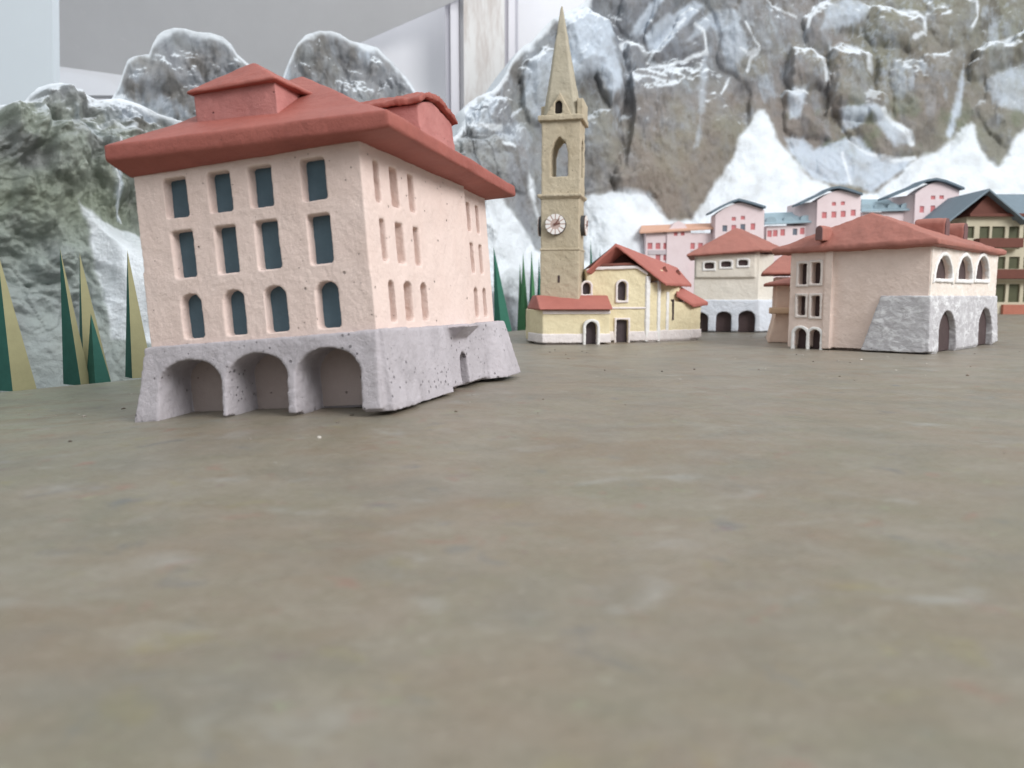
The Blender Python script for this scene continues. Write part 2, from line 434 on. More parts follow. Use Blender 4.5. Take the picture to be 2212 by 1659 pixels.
LINES = [   # snow lying along ledges: poly-line, half width
    ([(1725, 108), (1750, 104), (1772, 118), (1784, 145), (1786, 175)], 5), ([(1798, 103), (1815, 92), (1832, 95), (1858, 108), (1878, 124), (1880, 150)], 7),
    ([(1690, 200), (1712, 193), (1742, 197)], 5), ([(1888, 16), (1910, 22), (1950, 24), (1982, 26), (1998, 38), (1998, 78), (1975, 92)], 5),
    ([(1345, 95), (1358, 84), (1385, 95), (1395, 108)], 8), ([(1405, 125), (1420, 138), (1445, 142), (1475, 132), (1500, 120), (1528, 112)], 4),
    ([(1528, 112), (1520, 70), (1500, 55)], 4), ([(1575, 162), (1566, 185), (1556, 205)], 3), ([(2150, 98), (2180, 86), (2212, 78), (2260, 66)], 6),
    ([(2045, 350), (2070, 330), (2085, 300)], 3), ([(1400, 125), (1440, 75), (1480, 40)], 5), ([(1020, 205), (1062, 196), (1075, 190), (1094, 170)], 4),
    ([(1000, 272), (1040, 285), (1080, 282)], 5), ([(1085, 318), (1110, 322)], 5), ([(1760, 8), (1752, 35), (1745, 60)], 4), ([(1600, 110), (1618, 118), (1640, 112), (1622, 125), (1615, 150)], 4),
    ([(1910, 245), (1935, 270), (1965, 290), (1970, 310)], 8), ([(2090, 0), (2110, 10), (2112, 40), (2100, 60)], 4),
    ([(0, 232), (22, 231), (50, 232)], 4), ([(75, 193), (100, 182), (125, 180), (150, 188), (175, 200)], 4), ([(185, 240), (215, 215), (262, 212), (300, 228), (345, 245), (372, 252)], 5),
    ([(200, 292), (235, 278), (262, 290), (282, 286)], 6), ([(-5, 268), (15, 268)], 7), ([(150, 190), (185, 205), (205, 214)], 3),
    ([(236, 330), (240, 360), (236, 385), (250, 420), (262, 450), (268, 475)], 3), ([(1840, 300), (1872, 330), (1930, 345), (1975, 342)], 6),
    ([(1820, 330), (1830, 370), (1838, 395)], 4), ([(1645, 0), (1690, 20), (1720, 35)], 3), ([(1610, 60), (1630, 95), (1640, 105)], 3),
]
LUMPS = [  # u, v, ru, rv, push towards the viewer
    (1880, 180, 25, 60, -.2), (1355, 250, 16, 110, -.5), (1690, 150, 30, 70, -.2), (1600, 225, 26, 60, -.25), (1215, 330, 22, 90, -.2),
    (120, 235, 60, 55, .5), (30, 290, 60, 70, .5), (255, 258, 62, 44, .5), (250, 360, 60, 70, .45), (130, 360, 60, 80, .4), (60, 450, 60, 80, .3), (330, 300, 70, 40, .4),
]
MASSES = [  # larger rock masses: outline, push, width of the rounded edge
    ([(1350, 160), (1420, 142), (1475, 138), (1530, 118), (1552, 200), (1600, 275), (1590, 320), (1545, 392), (1500, 465), (1445, 474), (1400, 420), (1330, 405), (1345, 300)], .75, 60),
    ([(1395, 112), (1440, 78), (1490, 18), (1524, 50), (1530, 112), (1478, 140), (1420, 140)], .35, 22), ([(1350, 90), (1365, 82), (1395, 98), (1400, 130), (1380, 150), (1352, 140)], .5, 20),
    ([(1340, -60), (1420, -60), (1402, 10), (1368, 75), (1340, 60)], .4, 26), ([(1425, -60), (1500, -60), (1450, 40), (1400, 80), (1392, 60)], .5, 24),
    ([(1510, -60), (1640, -60), (1690, 40), (1660, 110), (1610, 110), (1600, 160), (1560, 130), (1545, 50)], .45, 40),
    ([(1695, 196), (1742, 190), (1760, 240), (1800, 292), (1740, 292), (1700, 280)], .55, 26), ([(1712, 118), (1750, 104), (1783, 135), (1788, 188), (1720, 188), (1695, 160)], .6, 26),
    ([(1798, 106), (1830, 92), (1878, 124), (1884, 188), (1925, 235), (1890, 262), (1790, 245), (1786, 165)], .9, 32),
    ([(1882, 18), (1940, 22), (1994, 32), (2002, 80), (1968, 108), (1890, 96), (1872, 60)], .6, 26), ([(1760, 6), (1830, -30), (1886, 28), (1862, 62), (1800, 62), (1790, 100), (1738, 98), (1740, 40)], .5, 28),
    ([(2105, 118), (2212, 76), (2420, 30), (2420, 120), (2212, 128), (2132, 166), (2096, 170)], .8, 30), ([(2132, 172), (2212, 134), (2420, 120), (2420, 300), (2180, 330), (2118, 245)], .4, 45),
    ([(1925, 140), (2060, 110), (2075, 200), (2050, 300), (1985, 336), (1935, 250)], .35, 55), ([(2010, -60), (2200, -60), (2150, 40), (2060, 100), (2010, 60)], .4, 50),
    ([(1812, 248), (1890, 232), (1960, 285), (1975, 322), (1905, 345), (1850, 300)], .35, 26),
    ([(1218, 38), (1270, 8), (1322, 42), (1336, 120), (1345, 190), (1322, 232), (1296, 165), (1240, 185), (1212, 120)], .8, 30), ([(1128, 150), (1172, 105), (1218, 125), (1205, 245), (1150, 262), (1122, 215)], .6, 28),
    ([(998, 250), (1062, 194), (1112, 220), (1100, 285), (1040, 305), (1000, 290)], .7, 26), ([(990, 300), (1060, 300), (1150, 280), (1165, 380), (1120, 425), (1060, 420), (1000, 400)], .5, 40),
    ([(1250, 250), (1320, 240), (1340, 330), (1320, 400), (1262, 405)], .45, 34), ([(1330, 372), (1400, 380), (1425, 430), (1330, 412)], .3, 16), ([(1700, 300), (1760, 318), (1830, 292), (1890, 340), (1880, 405), (1790, 395), (1720, 345)], .25, 30),
]
def seg_d(u, v, line):
    d = np.full(u.shape, 1e9)
    for a, b in zip(line[:-1], line[1:]):
        ex, ey = b[0] - a[0], b[1] - a[1]; L = ex * ex + ey * ey + 1e-9
        t = np.clip(((u - a[0]) * ex + (v - a[1]) * ey) / L, 0, 1)
        d = np.minimum(d, np.hypot(u - a[0] - t * ex, v - a[1] - t * ey))
    return d

def mat_mountain():
    t = NT('painted_rock')
    at = t.n('ShaderNodeAttribute'); at.attribute_name = 'paint'
    c = at.outputs['Color']
    m1 = t.mask(t.noise(4.5, 7, .72), .42, .75)
    c2 = t.mix(t.math('MULTIPLY', m1, .16), c, t.mix(.5, c, (.72, .74, .76, 1)))
    m2 = t.mask(t.noise(9, 7, .75, t.coord((1, 1, .7), (3, 3, 3))), .58, .72)
    bw = t.n('ShaderNodeRGBToBW'); t.l(c, bw.inputs[0]); m2 = t.math('MULTIPLY', m2, t.ramp(bw.outputs[0], [(.45, (1, 1, 1)), (.75, (.06, .06, .06))]))
    c2 = t.mix(t.math('MULTIPLY', m2, .45), c2, t.mix(.5, c2, (.05, .05, .045, 1)))
    t.l(c2, t.b.inputs['Base Color']); t.b.inputs['Roughness'].default_value = .8
    t.b.inputs['Specular IOR Level'].default_value = .08
    nb = t.bump(t.noise(5, 8, .75), .6, .10); nb = t.bump(t.noise(24, 6, .75), .45, .04, nb)
    t.l(nb, t.b.inputs['Normal'])
    return t.m
ROCK = mat_mountain()

def relief(name, path, sil, depthslope, nt, nz, zbase, seed, rough=1.0, back=1.2, label=None):
    """a modelled rock face that follows a ground path; sil gives the measured skyline"""
    pth = np.array(path, float); seg = np.hypot(*(pth[1:] - pth[:-1]).T); L = np.concatenate([[0], np.cumsum(seg)])
    tt = np.linspace(0, L[-1], 4000); Dd = np.hypot(np.interp(tt, L, pth[:, 0]) * .8, np.interp(tt, L, pth[:, 1]))
    uu = CX + FPX * np.interp(tt, L, pth[:, 0]) / np.interp(tt, L, pth[:, 1])
    dens = np.where((uu > -150) & (uu < 2350), 1.0, .15) / Dd; cum = np.concatenate([[0], np.cumsum(dens)[:-1]]); cum /= cum[-1]
    ts = np.interp(np.linspace(0, 1, nt), cum, tt)
    # smooth the path
    px = np.interp(ts, L, pth[:, 0]); py = np.interp(ts, L, pth[:, 1])
    # round the corners of the path
    px = sum(np.interp(np.clip(ts + o_, 0, L[-1]), L, pth[:, 0]) * w_ for o_, w_ in zip(np.linspace(-1.2, 1.2, 13), np.hanning(15)[1:-1] / np.hanning(15)[1:-1].sum()))
    py = sum(np.interp(np.clip(ts + o_, 0, L[-1]), L, pth[:, 1]) * w_ for o_, w_ in zip(np.linspace(-1.2, 1.2, 13), np.hanning(15)[1:-1] / np.hanning(15)[1:-1].sum()))
    tx = np.gradient(px); ty = np.gradient(py); q = np.hypot(tx, ty); nx_, ny_ = -ty / q, tx / q     # away from viewer
    su = np.array([s_[0] for s_ in sil], float); sv = np.array([s_[1] for s_ in sil], float)
    ztop = np.full(nt, 3.0)
    for it in range(12):
        bx = px + nx_ * ztop * depthslope; by = py + ny_ * ztop * depthslope
        P = np.stack([bx, by, ztop], 1); u, v = proj_np(P)
        vt = np.interp(u, su, sv)
        D = by * _c - (ztop - CAMH) * _s
        ztop = np.clip(ztop + (v - vt) / FPX * D * .8, .2, 14)
    h = np.concatenate([np.linspace(0, 1, nz), 1 + np.linspace(.03, .6, 14)])
    H, T = np.meshgrid(h, np.arange(nt), indexing='ij')
    Ti = T.astype(int)
    zz = zbase + (ztop[Ti] - zbase) * np.minimum(H, 1) - (np.maximum(H - 1, 0)) ** 1.2 * 3.0
    bk = depthslope * np.maximum(zz, 0) * (H <= 1) + (H > 1) * (depthslope * ztop[Ti] + (H - 1) * back * 3)
    X = px[Ti] + nx_[Ti] * bk; Y = py[Ti] + ny_[Ti] * bk
    P = np.stack([X.ravel(), Y.ravel(), zz.ravel()], 1)
    u, v = proj_np(P)
    # the casts bulge towards the board's open side
    tx_ = 1.0 - P[:, 0]; ty_ = 2.0 - P[:, 1]; tl = np.hypot(tx_, ty_)
    N = np.stack([tx_ / tl, ty_ / tl, np.full(P.shape[0], .12)], 1)
    # scree / snow masks
    jit = 10 * fbm(P * 1.6 + seed, 3) * 1.0 + 4 * fbm(P * 7 + seed, 2)
    snow = np.zeros(P.shape[0]); soft = np.zeros(P.shape[0])
    for po in SCREE:
        sd = poly_sd(u, v, po) + jit * .8
        snow = np.maximum(snow, sstep(-3, 9, sd)); soft = np.maximum(soft, sstep(-35, 60, sd))
    disp = np.zeros(P.shape[0])
    wu = u + 14 * pnoise(P * 1.3 + 9); wv = v + 14 * pnoise(P * 1.3 + 29)
    for (a, b, ra, rb, pw) in LUMPS:
        r = np.sqrt(((wu - a) / ra) ** 2 + ((wv - b) / rb) ** 2)
        f = 1 - sstep(.62, 1.08, r)
        # steep underside & flat top: ledge like
        disp += pw * .75 * f * (1 - .35 * np.clip((wv - b) / rb, -1, 1))
    for po, pw, ew in MASSES:
        sd = poly_sd(wu + 5 * pnoise(P * 4 + 3), wv + 5 * pnoise(P * 4 + 8), po)
        disp += pw * .85 * np.sqrt(np.clip((sd + 3) / ew, 0, 1))
    rk = fbm(P * np.array([.55, .55, .40]) + seed, 6, gain=.55, ridged=True)
    rk2 = fbm(P * np.array([1.7, 1.7, 1.1]) + seed + 7, 5, gain=.6)
    rk3 = fbm(P * np.array([4.5, 4.5, 3.2]) + seed + 17, 4, gain=.6, ridged=True)
    cv = np.minimum(np.abs(pnoise(P * np.array([1.1, 1.1, .5]) + seed + 3)) * 5, 1)   # clefts
    low = sstep(.0, .9, zz.ravel())
    # rounded masses with sharp creases between them, stepped by ledges
    an = np.array([1, 1, .62])
    wp = P + .45 * np.stack([pnoise(P * .7 + 2), pnoise(P * .7 + 12), pnoise(P * .7 + 22)], 1) + .10 * np.stack([pnoise(P * 3 + 2), pnoise(P * 3 + 12), pnoise(P * 3 + 22)], 1)
    calm = 1 - .55 * sstep(1400, 1440, u) * sstep(1640, 1600, u) * sstep(120, 220, v)
    farw = sstep(950, 1250, u); bil = 0; am_ = .62; fq = .42 - .10 * farw
    for k_ in range(6):
        bil = bil + am_ * np.minimum(np.abs(pnoise(wp * an * np.reshape(fq, (-1, 1)) + seed + 13 * k_)) * (2.2 - .9 * farw), 1.0); am_ = am_ * (.52 - .14 * farw); fq = fq * 2.05
    facet = worley(wp * np.array([1.3, 1.3, .8]) + seed, 5)[2]; facet2 = worley(wp * np.array([3.0, 3.0, 2.2]) + seed, 9)[2]
    bulge = (bil - .55) * calm * (1 - .25 * farw) + (.10 * (facet - .5) + .06 * (facet2 - .5)) * (1 - farw) + .05 * farw * rk2
    rockd = rough * (bulge + .05 * rk3 * (1 - .3 * farw)) + disp * (.75 + .1 * farw)
    low = sstep(.0, .9, zz.ravel())
    smooth_d = .45 * soft * np.clip((v - 230) / 260, 0, 1) + .03 * rk2 + .01 * rk3
    top = sstep(1.0, .93, H.ravel()) * .85 + .15
    d = (rockd * (1 - soft * .97) + smooth_d) * (.25 + .75 * low)
    P2 = P + N * (d * top)[:, None]
    # ---------- paint: belongs to the surface, mixed from where on the face it sits
    n1 = fbm(P * .8 + 3, 4); n2 = fbm(P * 2.2 + 8, 4); n3 = fbm(P * .45 + 40, 3)
    cA = np.array(lin(162, 153, 146)[:3]); cB = np.array(lin(164, 158, 144)[:3]); cC = np.array(lin(168, 178, 190)[:3])
    cD = np.array(lin(156, 166, 148)[:3]); cW = np.array(lin(236, 242, 248)[:3]); cF = np.array(lin(210, 221, 234)[:3])
    cE = np.array(lin(148, 147, 150)[:3])
    def mx(a, b, f): return a * (1 - f)[:, None] + b * f[:, None]
    col = mx(np.tile(cA, (len(P), 1)), cB, sstep(-.15, .25, n1))
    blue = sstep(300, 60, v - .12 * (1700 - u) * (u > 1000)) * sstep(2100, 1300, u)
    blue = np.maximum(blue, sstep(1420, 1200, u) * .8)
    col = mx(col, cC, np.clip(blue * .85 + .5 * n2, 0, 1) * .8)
    gr = np.maximum(sstep(1750, 2200, u) * .6, sstep(900, 300, u) * sstep(200, 300, v))
    col = mx(col, cD, np.clip(gr * .8 + .6 * n3, 0, 1) * .75)
    col = mx(col, cE, sstep(.05, .45, n2) * .55)
    dk = sstep(.05, .40, fbm(P * np.array([1.3, 1.3, .8]) + 71, 5, gain=.6)); col = mx(col, np.array(lin(112, 106, 98)[:3]), dk * (.7 - .12 * sstep(950, 1250, u)))
    wn = sstep(.16, .42, fbm(P * np.array([1.6, 1.6, .7]) + 91, 5, gain=.6)) * sstep(380, 200, v); col = mx(col, cF, wn * .6)
    tan_ = sstep(260, 380, v) * sstep(1300, 1400, u) * sstep(1700, 1560, u)
    col = mx(col, np.array(lin(164, 152, 138)[:3]), tan_ * .5)
    fw = sstep(950, 1250, u)
    st = sstep(.05, .35, fbm(P * np.array([1.8, 1.8, .35]) + 55, 4)); col = mx(col, cF, st * fw * .25 * sstep(420, 250, v))
    ds = sstep(.02, .30, fbm(P * 5.0 + 36, 4, gain=.7)) * sstep(330, 60, v) * np.clip(.5 + 1.5 * n1, 0, 1); col = mx(col, cF, ds * fw * .55)
    mo = sstep(.12, .30, fbm(P * 3.1 + 66, 5, gain=.65)); col = mx(col, np.array(lin(126, 116, 102)[:3]), mo * fw * .35)
    gn = sstep(.08, .3, fbm(P * 1.2 + 76, 4)) * sstep(1650, 1750, u) * sstep(180, 260, v); col = mx(col, np.array(lin(138, 146, 122)[:3]), gn * .6)
    sl = sstep(1230, 1290, u) * sstep(1620, 1480, u) * sstep(240, 120, v) * np.clip(.6 + 1.2 * n1, 0, 1); col = mx(col, np.array(lin(122, 124, 132)[:3]), sl * .7)
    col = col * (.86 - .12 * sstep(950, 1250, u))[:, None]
    ll = sstep(370, 470, v + 30 * n1) * sstep(520, 300, u); col = mx(col, np.array(lin(122, 132, 106)[:3]), ll * .35)
    # thin frost patches
    for po, am in FROST:
        sd = poly_sd(u, v, po) + jit
        f = sstep(-3, 8, sd) * am * np.clip(.95 + .9 * n2, 0, 1)
        col = mx(col, cF, f)
    # cliff bottoms sprayed whiteish
    col = mx(col, cF, sstep(430, 620, v + 30 * n1) * .25)
    lm = np.zeros(len(P))
    for li, wd in LINES:
        dd = seg_d(u, v, li) + .35 * jit
        lm = np.maximum(lm, sstep(wd * 1.3, wd * .35, dd) * np.clip(.9 + 1.2 * n2, .2, 1))
    col = mx(col, cW, lm * .92)
    # upward facing ledges catch snow in the higher parts
    snow2 = snow * np.clip(.93 + .5 * n2, .7, 1)
    col = mx(col, cW, snow2)
    gp = snow * sstep(.1, .5, fbm(P * .6 + 60, 4)) * .22
    col = mx(col, np.array(lin(196, 206, 210)[:3]), gp)
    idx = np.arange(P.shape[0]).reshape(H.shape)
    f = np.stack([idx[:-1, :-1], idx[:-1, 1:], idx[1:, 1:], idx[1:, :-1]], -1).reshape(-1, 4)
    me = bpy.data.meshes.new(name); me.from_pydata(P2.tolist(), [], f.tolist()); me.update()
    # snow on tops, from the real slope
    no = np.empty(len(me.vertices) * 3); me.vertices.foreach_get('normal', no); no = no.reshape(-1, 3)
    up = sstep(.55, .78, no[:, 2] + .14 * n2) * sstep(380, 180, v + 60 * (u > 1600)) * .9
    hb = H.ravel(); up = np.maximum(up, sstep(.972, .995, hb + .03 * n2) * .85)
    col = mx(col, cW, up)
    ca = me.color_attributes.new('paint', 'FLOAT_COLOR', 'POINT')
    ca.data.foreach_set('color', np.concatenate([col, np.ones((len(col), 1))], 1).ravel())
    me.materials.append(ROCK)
    for p in me.polygons: p.use_smooth = True
    o = bpy.data.objects.new(name, me); S.collection.objects.link(o); o['kind'] = 'structure'
    if label: o['label'] = label
    return o

SKY_A = [(-900, 240), (-300, 260), (0, 232), (45, 228), (60, 210), (80, 192), (105, 183), (130, 180), (160, 190), (185, 206), (210, 217), (235, 212), (262, 210), (300, 222), (345, 243), (372, 252), (420, 268), (560, 300),
         (760, 320), (900, 330), (975, 300), (996, 285), (1000, 262), (1003, 235), (1012, 222), (1030, 208), (1050, 200), (1064, 195), (1080, 180), (1096, 158), (1108, 130), (1118, 112), (1132, 98), (1150, 88), (1165, 70), (1178, 55), (1195, 40),
         (1225, 24), (1250, 14), (1262, 4), (1275, -10), (1300, -60), (1400, -200), (1800, -300), (2500, -330), (4000, -300)]
relief('mountain', [(-12, 3), (-8.5, 5.2), (-5.8, 7.2), (-3.6, 9.2), (-1.6, 12.2), (-.2, 15.0), (1.6, 17.0), (5, 18.8), (10, 19.8), (16, 20.2), (24, 20), (32, 18)], SKY_A, .28, 1150, 300, -.45, 3.0)
SKY_B = [(-100, 400), (200, 300), (228, 250), (240, 215), (255, 190), (268, 150), (275, 130), (290, 122), (322, 117), (330, 95), (340, 76), (352, 66), (375, 59), (400, 60), (428, 67), (455, 70), (480, 80), (500, 96), (512, 118),
         (530, 135), (560, 160), (590, 200), (605, 190), (618, 150), (630, 120), (642, 95), (660, 76), (690, 67), (712, 66), (735, 74), (755, 88), (790, 96), (815, 103), (832, 122), (848, 135), (862, 150), (880, 172), (896, 195), (915, 235), (935, 290), (980, 400), (1200, 600)]
relief('mountain_peaks', [(-9.5, 10.5), (-6, 13), (-3.2, 15.6), (-1.2, 17.6), (.5, 19.5)], SKY_B, .10, 520, 240, -.3, 21.0, rough=.75, back=.8)

# ================================================================== ROOM BEHIND
def slab(name, pts, th, mat, kind='structure'):
    """flat panel of real thickness: front ring pushed back along y"""
    mb = MB(); mb.loft([Vector(p) for p in pts], [Vector(p) + Vector((0, th, 0)) for p in pts])
    o = build(name, mb, mat); o['kind'] = kind; return o
wallm = flatpaint('room_wall_paint', (248, 248, 252), .9, .02, 20)
slab('room_wall', [W(-1500, 900, 34), W(3700, 900, 34), W(3700, -900, 34), W(-1500, -900, 34)], .5, wallm)
ceilm = flatpaint('ceiling_paint', (232, 231, 232), .9, .03, 20)
def ceil_pt(u, v):     # a soffit that rises towards the viewer
    d = ray(u, v); n_ = Vector((.10, 1, .75)); p0 = Vector((0, 33, 9)); return CAMP + d * ((p0 - CAMP).dot(n_) / d.dot(n_))
slab('ceiling', [ceil_pt(*q) for q in ((106, -300), (122, 250), (300, 260), (640, 160), (790, 86), (978, 4), (1080, -50), (1080, -300))], .04, ceilm)
# paler beam under the ceiling
slab('ceiling_beam', [W(122, 196, 23), W(122, 152, 23), W(200, 164, 23), W(262, 186, 23), W(275, 206, 23), W(190, 206, 23)], .4, wallm)
slab('room_panel', [W(-1500, 900, 20), W(123, 900, 20), W(109, -300, 20), W(-1500, -300, 20)], .3, flatpaint('panel_white', (226, 234, 240), .8, .02, 20))
def pillar():
    F = I4; mb = MB(); a = W(1003, 300, 31); b = W(1090, 300, 31)
    mb.box(F, a.x, b.x, 31, 32.2, -2, 16)
    t = NT('stained_pillar'); A = lin(236, 234, 232)
    mk = t.mask(t.noise(1.2, 6, .7, t.coord((2.2, 1, .35))), .45, .68)
    c = t.mix(t.math('MULTIPLY', mk, .55), A, lin(176, 156, 144)); t.l(c, t.b.inputs['Base Color']); t.b.inputs['Roughness'].default_value = .9
    root = thing('pillar', 'pale stained square pillar standing behind the mountain relief, left of the church spire', 'pillar', Matrix.Translation(((a.x + b.x) / 2, 31.6, -2)))
    build('shaft', mb, t.m, root, M=root.matrix_basis)
    dark = flatpaint('pillar_trim_grey', (196, 194, 202), .9, .03, 20); light = flatpaint('pillar_trim_pale', (236, 234, 240), .9, .03, 20)
    for (u0, u1, dy, m) in ((962, 972, .4, dark), (974, 992, .2, light), (993, 1002, .5, wallm), (1091, 1098, .3, dark), (1099, 1112, .15, light), (1113, 1119, .4, dark)):
        mb = MB(); p = W(u0, 300, 31.2); q = W(u1, 300, 31.2); mb.box(F, p.x, q.x, 31.2 + dy, 32.1, -2, 16)
        build('moulding', mb, m, root, M=root.matrix_basis)
pillar()

# ================================================================== PAINTS
PEACH = plaster('peach_plaster', (226, 206, 198), (219, 197, 188), pits=.95, bump=1.25, pitcol=.38)
LILAC = plaster('grey_lilac_plaster', (187, 181, 186), (172, 166, 170), pits=1.5, bump=1.9, pitcol=.32, vary=.10)
TILE = plaster('brick_red_paint', (160, 93, 83), (147, 83, 74), pits=.6, bump=1.0, rough=.6, vary=.08, spec=.3)
TILED = plaster('dusky_red_paint', (186, 126, 121), (172, 110, 105), pits=.9, bump=1.4, rough=.6, vary=.06)
SLATEW = flatpaint('slate_blue_window', (80, 101, 113), .55, .10)
SHADEW = plaster('shaded_peach_window_back', (186, 158, 144), pits=.8)  # wall peach darkened: recess shade put into the pane colour
DARKDOOR = flatpaint('dark_umber', (76, 62, 62), .6, .12)

# ================================================================== BIG HOUSE
def big_house():
    R_ = Matrix.Rotation(-.269, 4, 'Z') @ Matrix.Rotation(-.009, 4, 'X') @ Matrix.Rotation(-.080, 4, 'Y')
    M = Matrix.Translation((-1.831, 4.011, -.045)) @ R_
    root = thing('plaster_house', 'large tilted peach plaster house with three deep grey arches, nearest the camera', 'model house', M)
    w_, d_, ht, hb = 1.268, 2.05, 1.30, .386
    fr = I4                                             # front face y=0
    rt = Matrix.Translation((w_, 0, 0)) @ Matrix.Rotation(math.pi / 2, 4, 'Z')   # right face: s -> +y, inward -> -x
    # ---- walls
    mb = MB()
    mb.plan(I4, [(-.015, 0), (w_, 0), (w_, 1.02), (w_ + .012, 1.47), (w_ - .028, 1.485), (w_ - .035, d_), (-.015, d_)],
            [(0, 0), (w_ - .005, 0), (w_ - .005, 1.02), (w_ + .005, 1.47), (w_ - .028, 1.485), (w_ - .035, d_), (0, d_)], hb - .04, ht + .03)
    cut = MB(); wins = []
    for ci, (x0, x1) in enumerate(((.178, .306), (.43, .556), (.66, .790), (.945, 1.072))):
        wins.append(rect(x0, x1, 1.020, 1.218)); wins.append(rect(x0 + .008, x1 + .004, .722, .955)); wins.append(arch(x0 + .02, x1 + .012, .413, .638, .045))
    wins[0] = rect(.170, .306, 1.02, 1.218)
    for p in wins: cut.ext(fr, p, -.05, .080)
    rw = []
    for (a, b) in ((.135, .20), (.325, .425), (.555, .64)):
        rw.append(rect(a, b, 1.005, 1.205)); rw.append(rect(a + .015, b + .015, .722, .925)); rw.append(arch(a + .045, b + .055, .422, .626, .03))
    for (a, b) in ((1.60, 1.68), (1.80, 1.88)):
        rw.append(rect(a, b, 1.0, 1.19)); rw.append(rect(a + .01, b + .01, .72, .92)); rw.append(arch(a + .02, b + .03, .422, .622, .03))
    for i, p in enumerate(rw): cut.ext(rt, p, -.06, .085 if i < 9 else .105)
    build('wall', mb, PEACH, root, cut=cut, voxel=.0085, smooth=1, amp=.0032, freq=7, amp2=.0022, freq2=45)
    for i, p in enumerate(wins):
        m = MB(); m.ext(fr, shrink(p, .01), .060, .095); build('window', m, SLATEW, root)
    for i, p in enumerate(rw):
        o_ = 0 if i < 9 else .022; m = MB(); m.ext(rt, shrink(p, .008), .066 + o_, .095 + o_); build('window', m, SHADEW, root)
    # ---- base storey with arcade
    e = .076; mb = MB()
    mb.footed(I4, [(-e, -e), (w_ + .02, -e), (w_ + .02, 1.45), (w_ + .0, d_ + .05), (-e, d_ + .05)],
            [(-.03, -.03), (w_ + .012, -.03), (w_ + .012, 1.45), (w_, d_ + .03), (-.03, d_ + .03)], 0, hb, .014, .93)
    # corner buttress, middle wall, rear buttress
    mb.plan(I4, [(w_ - .1, -.055), (w_ + .06, -.01), (w_ + .08, .30), (w_ - .1, .34)], [(w_ - .1, -.02), (w_ + .035, -.005), (w_ + .035, .30), (w_ - .1, .34)], .0, hb + .005)
    mb.plan(I4, [(w_ - .1, .2), (w_ + .055, .2), (w_ + .055, .84), (w_ - .1, .84)], [(w_ - .1, .2), (w_ + .026, .2), (w_ + .026, .84), (w_ - .1, .84)], .0, hb - .004)
    mb.plan(I4, [(w_ - .1, 1.62), (w_ + .04, 1.62), (w_ + .13, 1.74), (w_ + .13, d_ + .04), (w_ - .1, d_ + .04)], [(w_ - .1, 1.62), (w_ + .01, 1.62), (w_ + .03, 1.74), (w_ + .03, d_ + .04), (w_ - .1, d_ + .04)], 0, hb - .002)
    mb.plan(I4, [(-.015 - e, -.02 - e), (.06, -.02 - e + .01), (.06, .3), (-.015 - e, .3)], [(-.03, -.035), (.03, -.03), (.03, .25), (-.03, .25)], 0, hb - .06)
    # little canopy over the side door
    mb.loft([Vector(p) for p in ((w_ - .05, .92, .375), (w_ + .13, .94, .372), (w_ + .10, 1.30, .372), (w_ - .05, 1.34, .375))],
            [Vector(p) for p in ((w_ - .05, .98, .29), (w_ + .02, 1.0, .30), (w_ + .02, 1.26, .30), (w_ - .05, 1.3, .29))])
    cut = MB()
    cut.ext(fr, arch(.055, .425, -.05, .308, .115, 14), -.2, .20)
    cut.ext(fr, arch(.455, .800, -.05, .318, .120, 14), -.2, .20)
    cut.ext(fr, arch(.840, 1.190, -.05, .322, .130, 14), -.2, .20)
    cut.ext(rt, arch(1.10, 1.24, -.05, .21, .06), -.3, .11)
    build('arcade_base', mb, LILAC, root, cut=cut, voxel=.009, smooth=1, amp=.0035, freq=8, amp2=.003, freq2=42)
    m = MB(); m.ext(rt, arch(1.09, 1.25, -.0, .22, .06), .04, .10); build('door', m, flatpaint('dark_grey_door', (112, 106, 112), .8), root)
    m = MB(); m.box(fr, .02, 1.21, .19, .23, .015, .35); build('arcade_back_wall', m, plaster('warm_grey_plaster', (174, 160, 156), (160, 146, 140), pits=1.0), root)
    # ---- roof
    def roofz(x0, y0): return 1.36
    eave = [(-.075, -.10, 1.40), (1.475, -.115, 1.352), (1.405, 2.28, 1.365), (-.13, 2.28, 1.395)]
    neck = [(-.02, -.005, 1.250), (w_ + .01, -.005, 1.265), (w_ - .02, d_ + .02, 1.265), (-.02, d_ + .02, 1.255)]
    mid = []
    cx_, cy_ = .66, 1.05
    mb = MB()
    low = [(x, y, z - .075) for x, y, z in eave]
    top = [(.32, .86, 1.885), (.54, .84, 1.900), (.66, 1.48, 1.83), (.4, 1.5, 1.85)]
    # flared lower part then steeper hip
    midr = [(x + (cx_ - x) * .30, y + (cy_ - y) * .22, z + .125) for x, y, z in eave]
    mb.hull([Vector(p) for p in neck + low]); mb.hull([Vector(p) for p in low + eave + midr]); 
    inner = [(x + (cx_ - x) * .03, y + (cy_ - y) * .03, z - .01) for x, y, z in midr]
    mb.hull([Vector(p) for p in [(x, y, z - .10) for x, y, z in midr] + midr + top])
    roof = build('roof', mb, TILE, root, voxel=.011, smooth=3, amp=.005, freq=4, amp2=.0015, freq2=22)
    # front dormer
    mb = MB(); mb.hull([Vector(p) for p in ((.305, .135, 1.45), (.775, .135, 1.45), (.775, .135, 1.655), (.305, .135, 1.655), (.34, .62, 1.45), (.76, .62, 1.45), (.76, .62, 1.675), (.34, .62, 1.675))])
    dm = build('dormer', mb, TILED, roof, voxel=.009, smooth=1, amp=.003, freq=12)
    mb = MB(); ring_ = [(.275, .11, 1.648), (.80, .10, 1.642), (.82, .44, 1.640), (.29, .5, 1.650)]
    mb.hull([Vector(p) for p in ring_ + [(x, y, z + .016) for x, y, z in ring_] + [(.50, .33, 1.815), (.56, .31, 1.82), (.56, .58, 1.80)]])
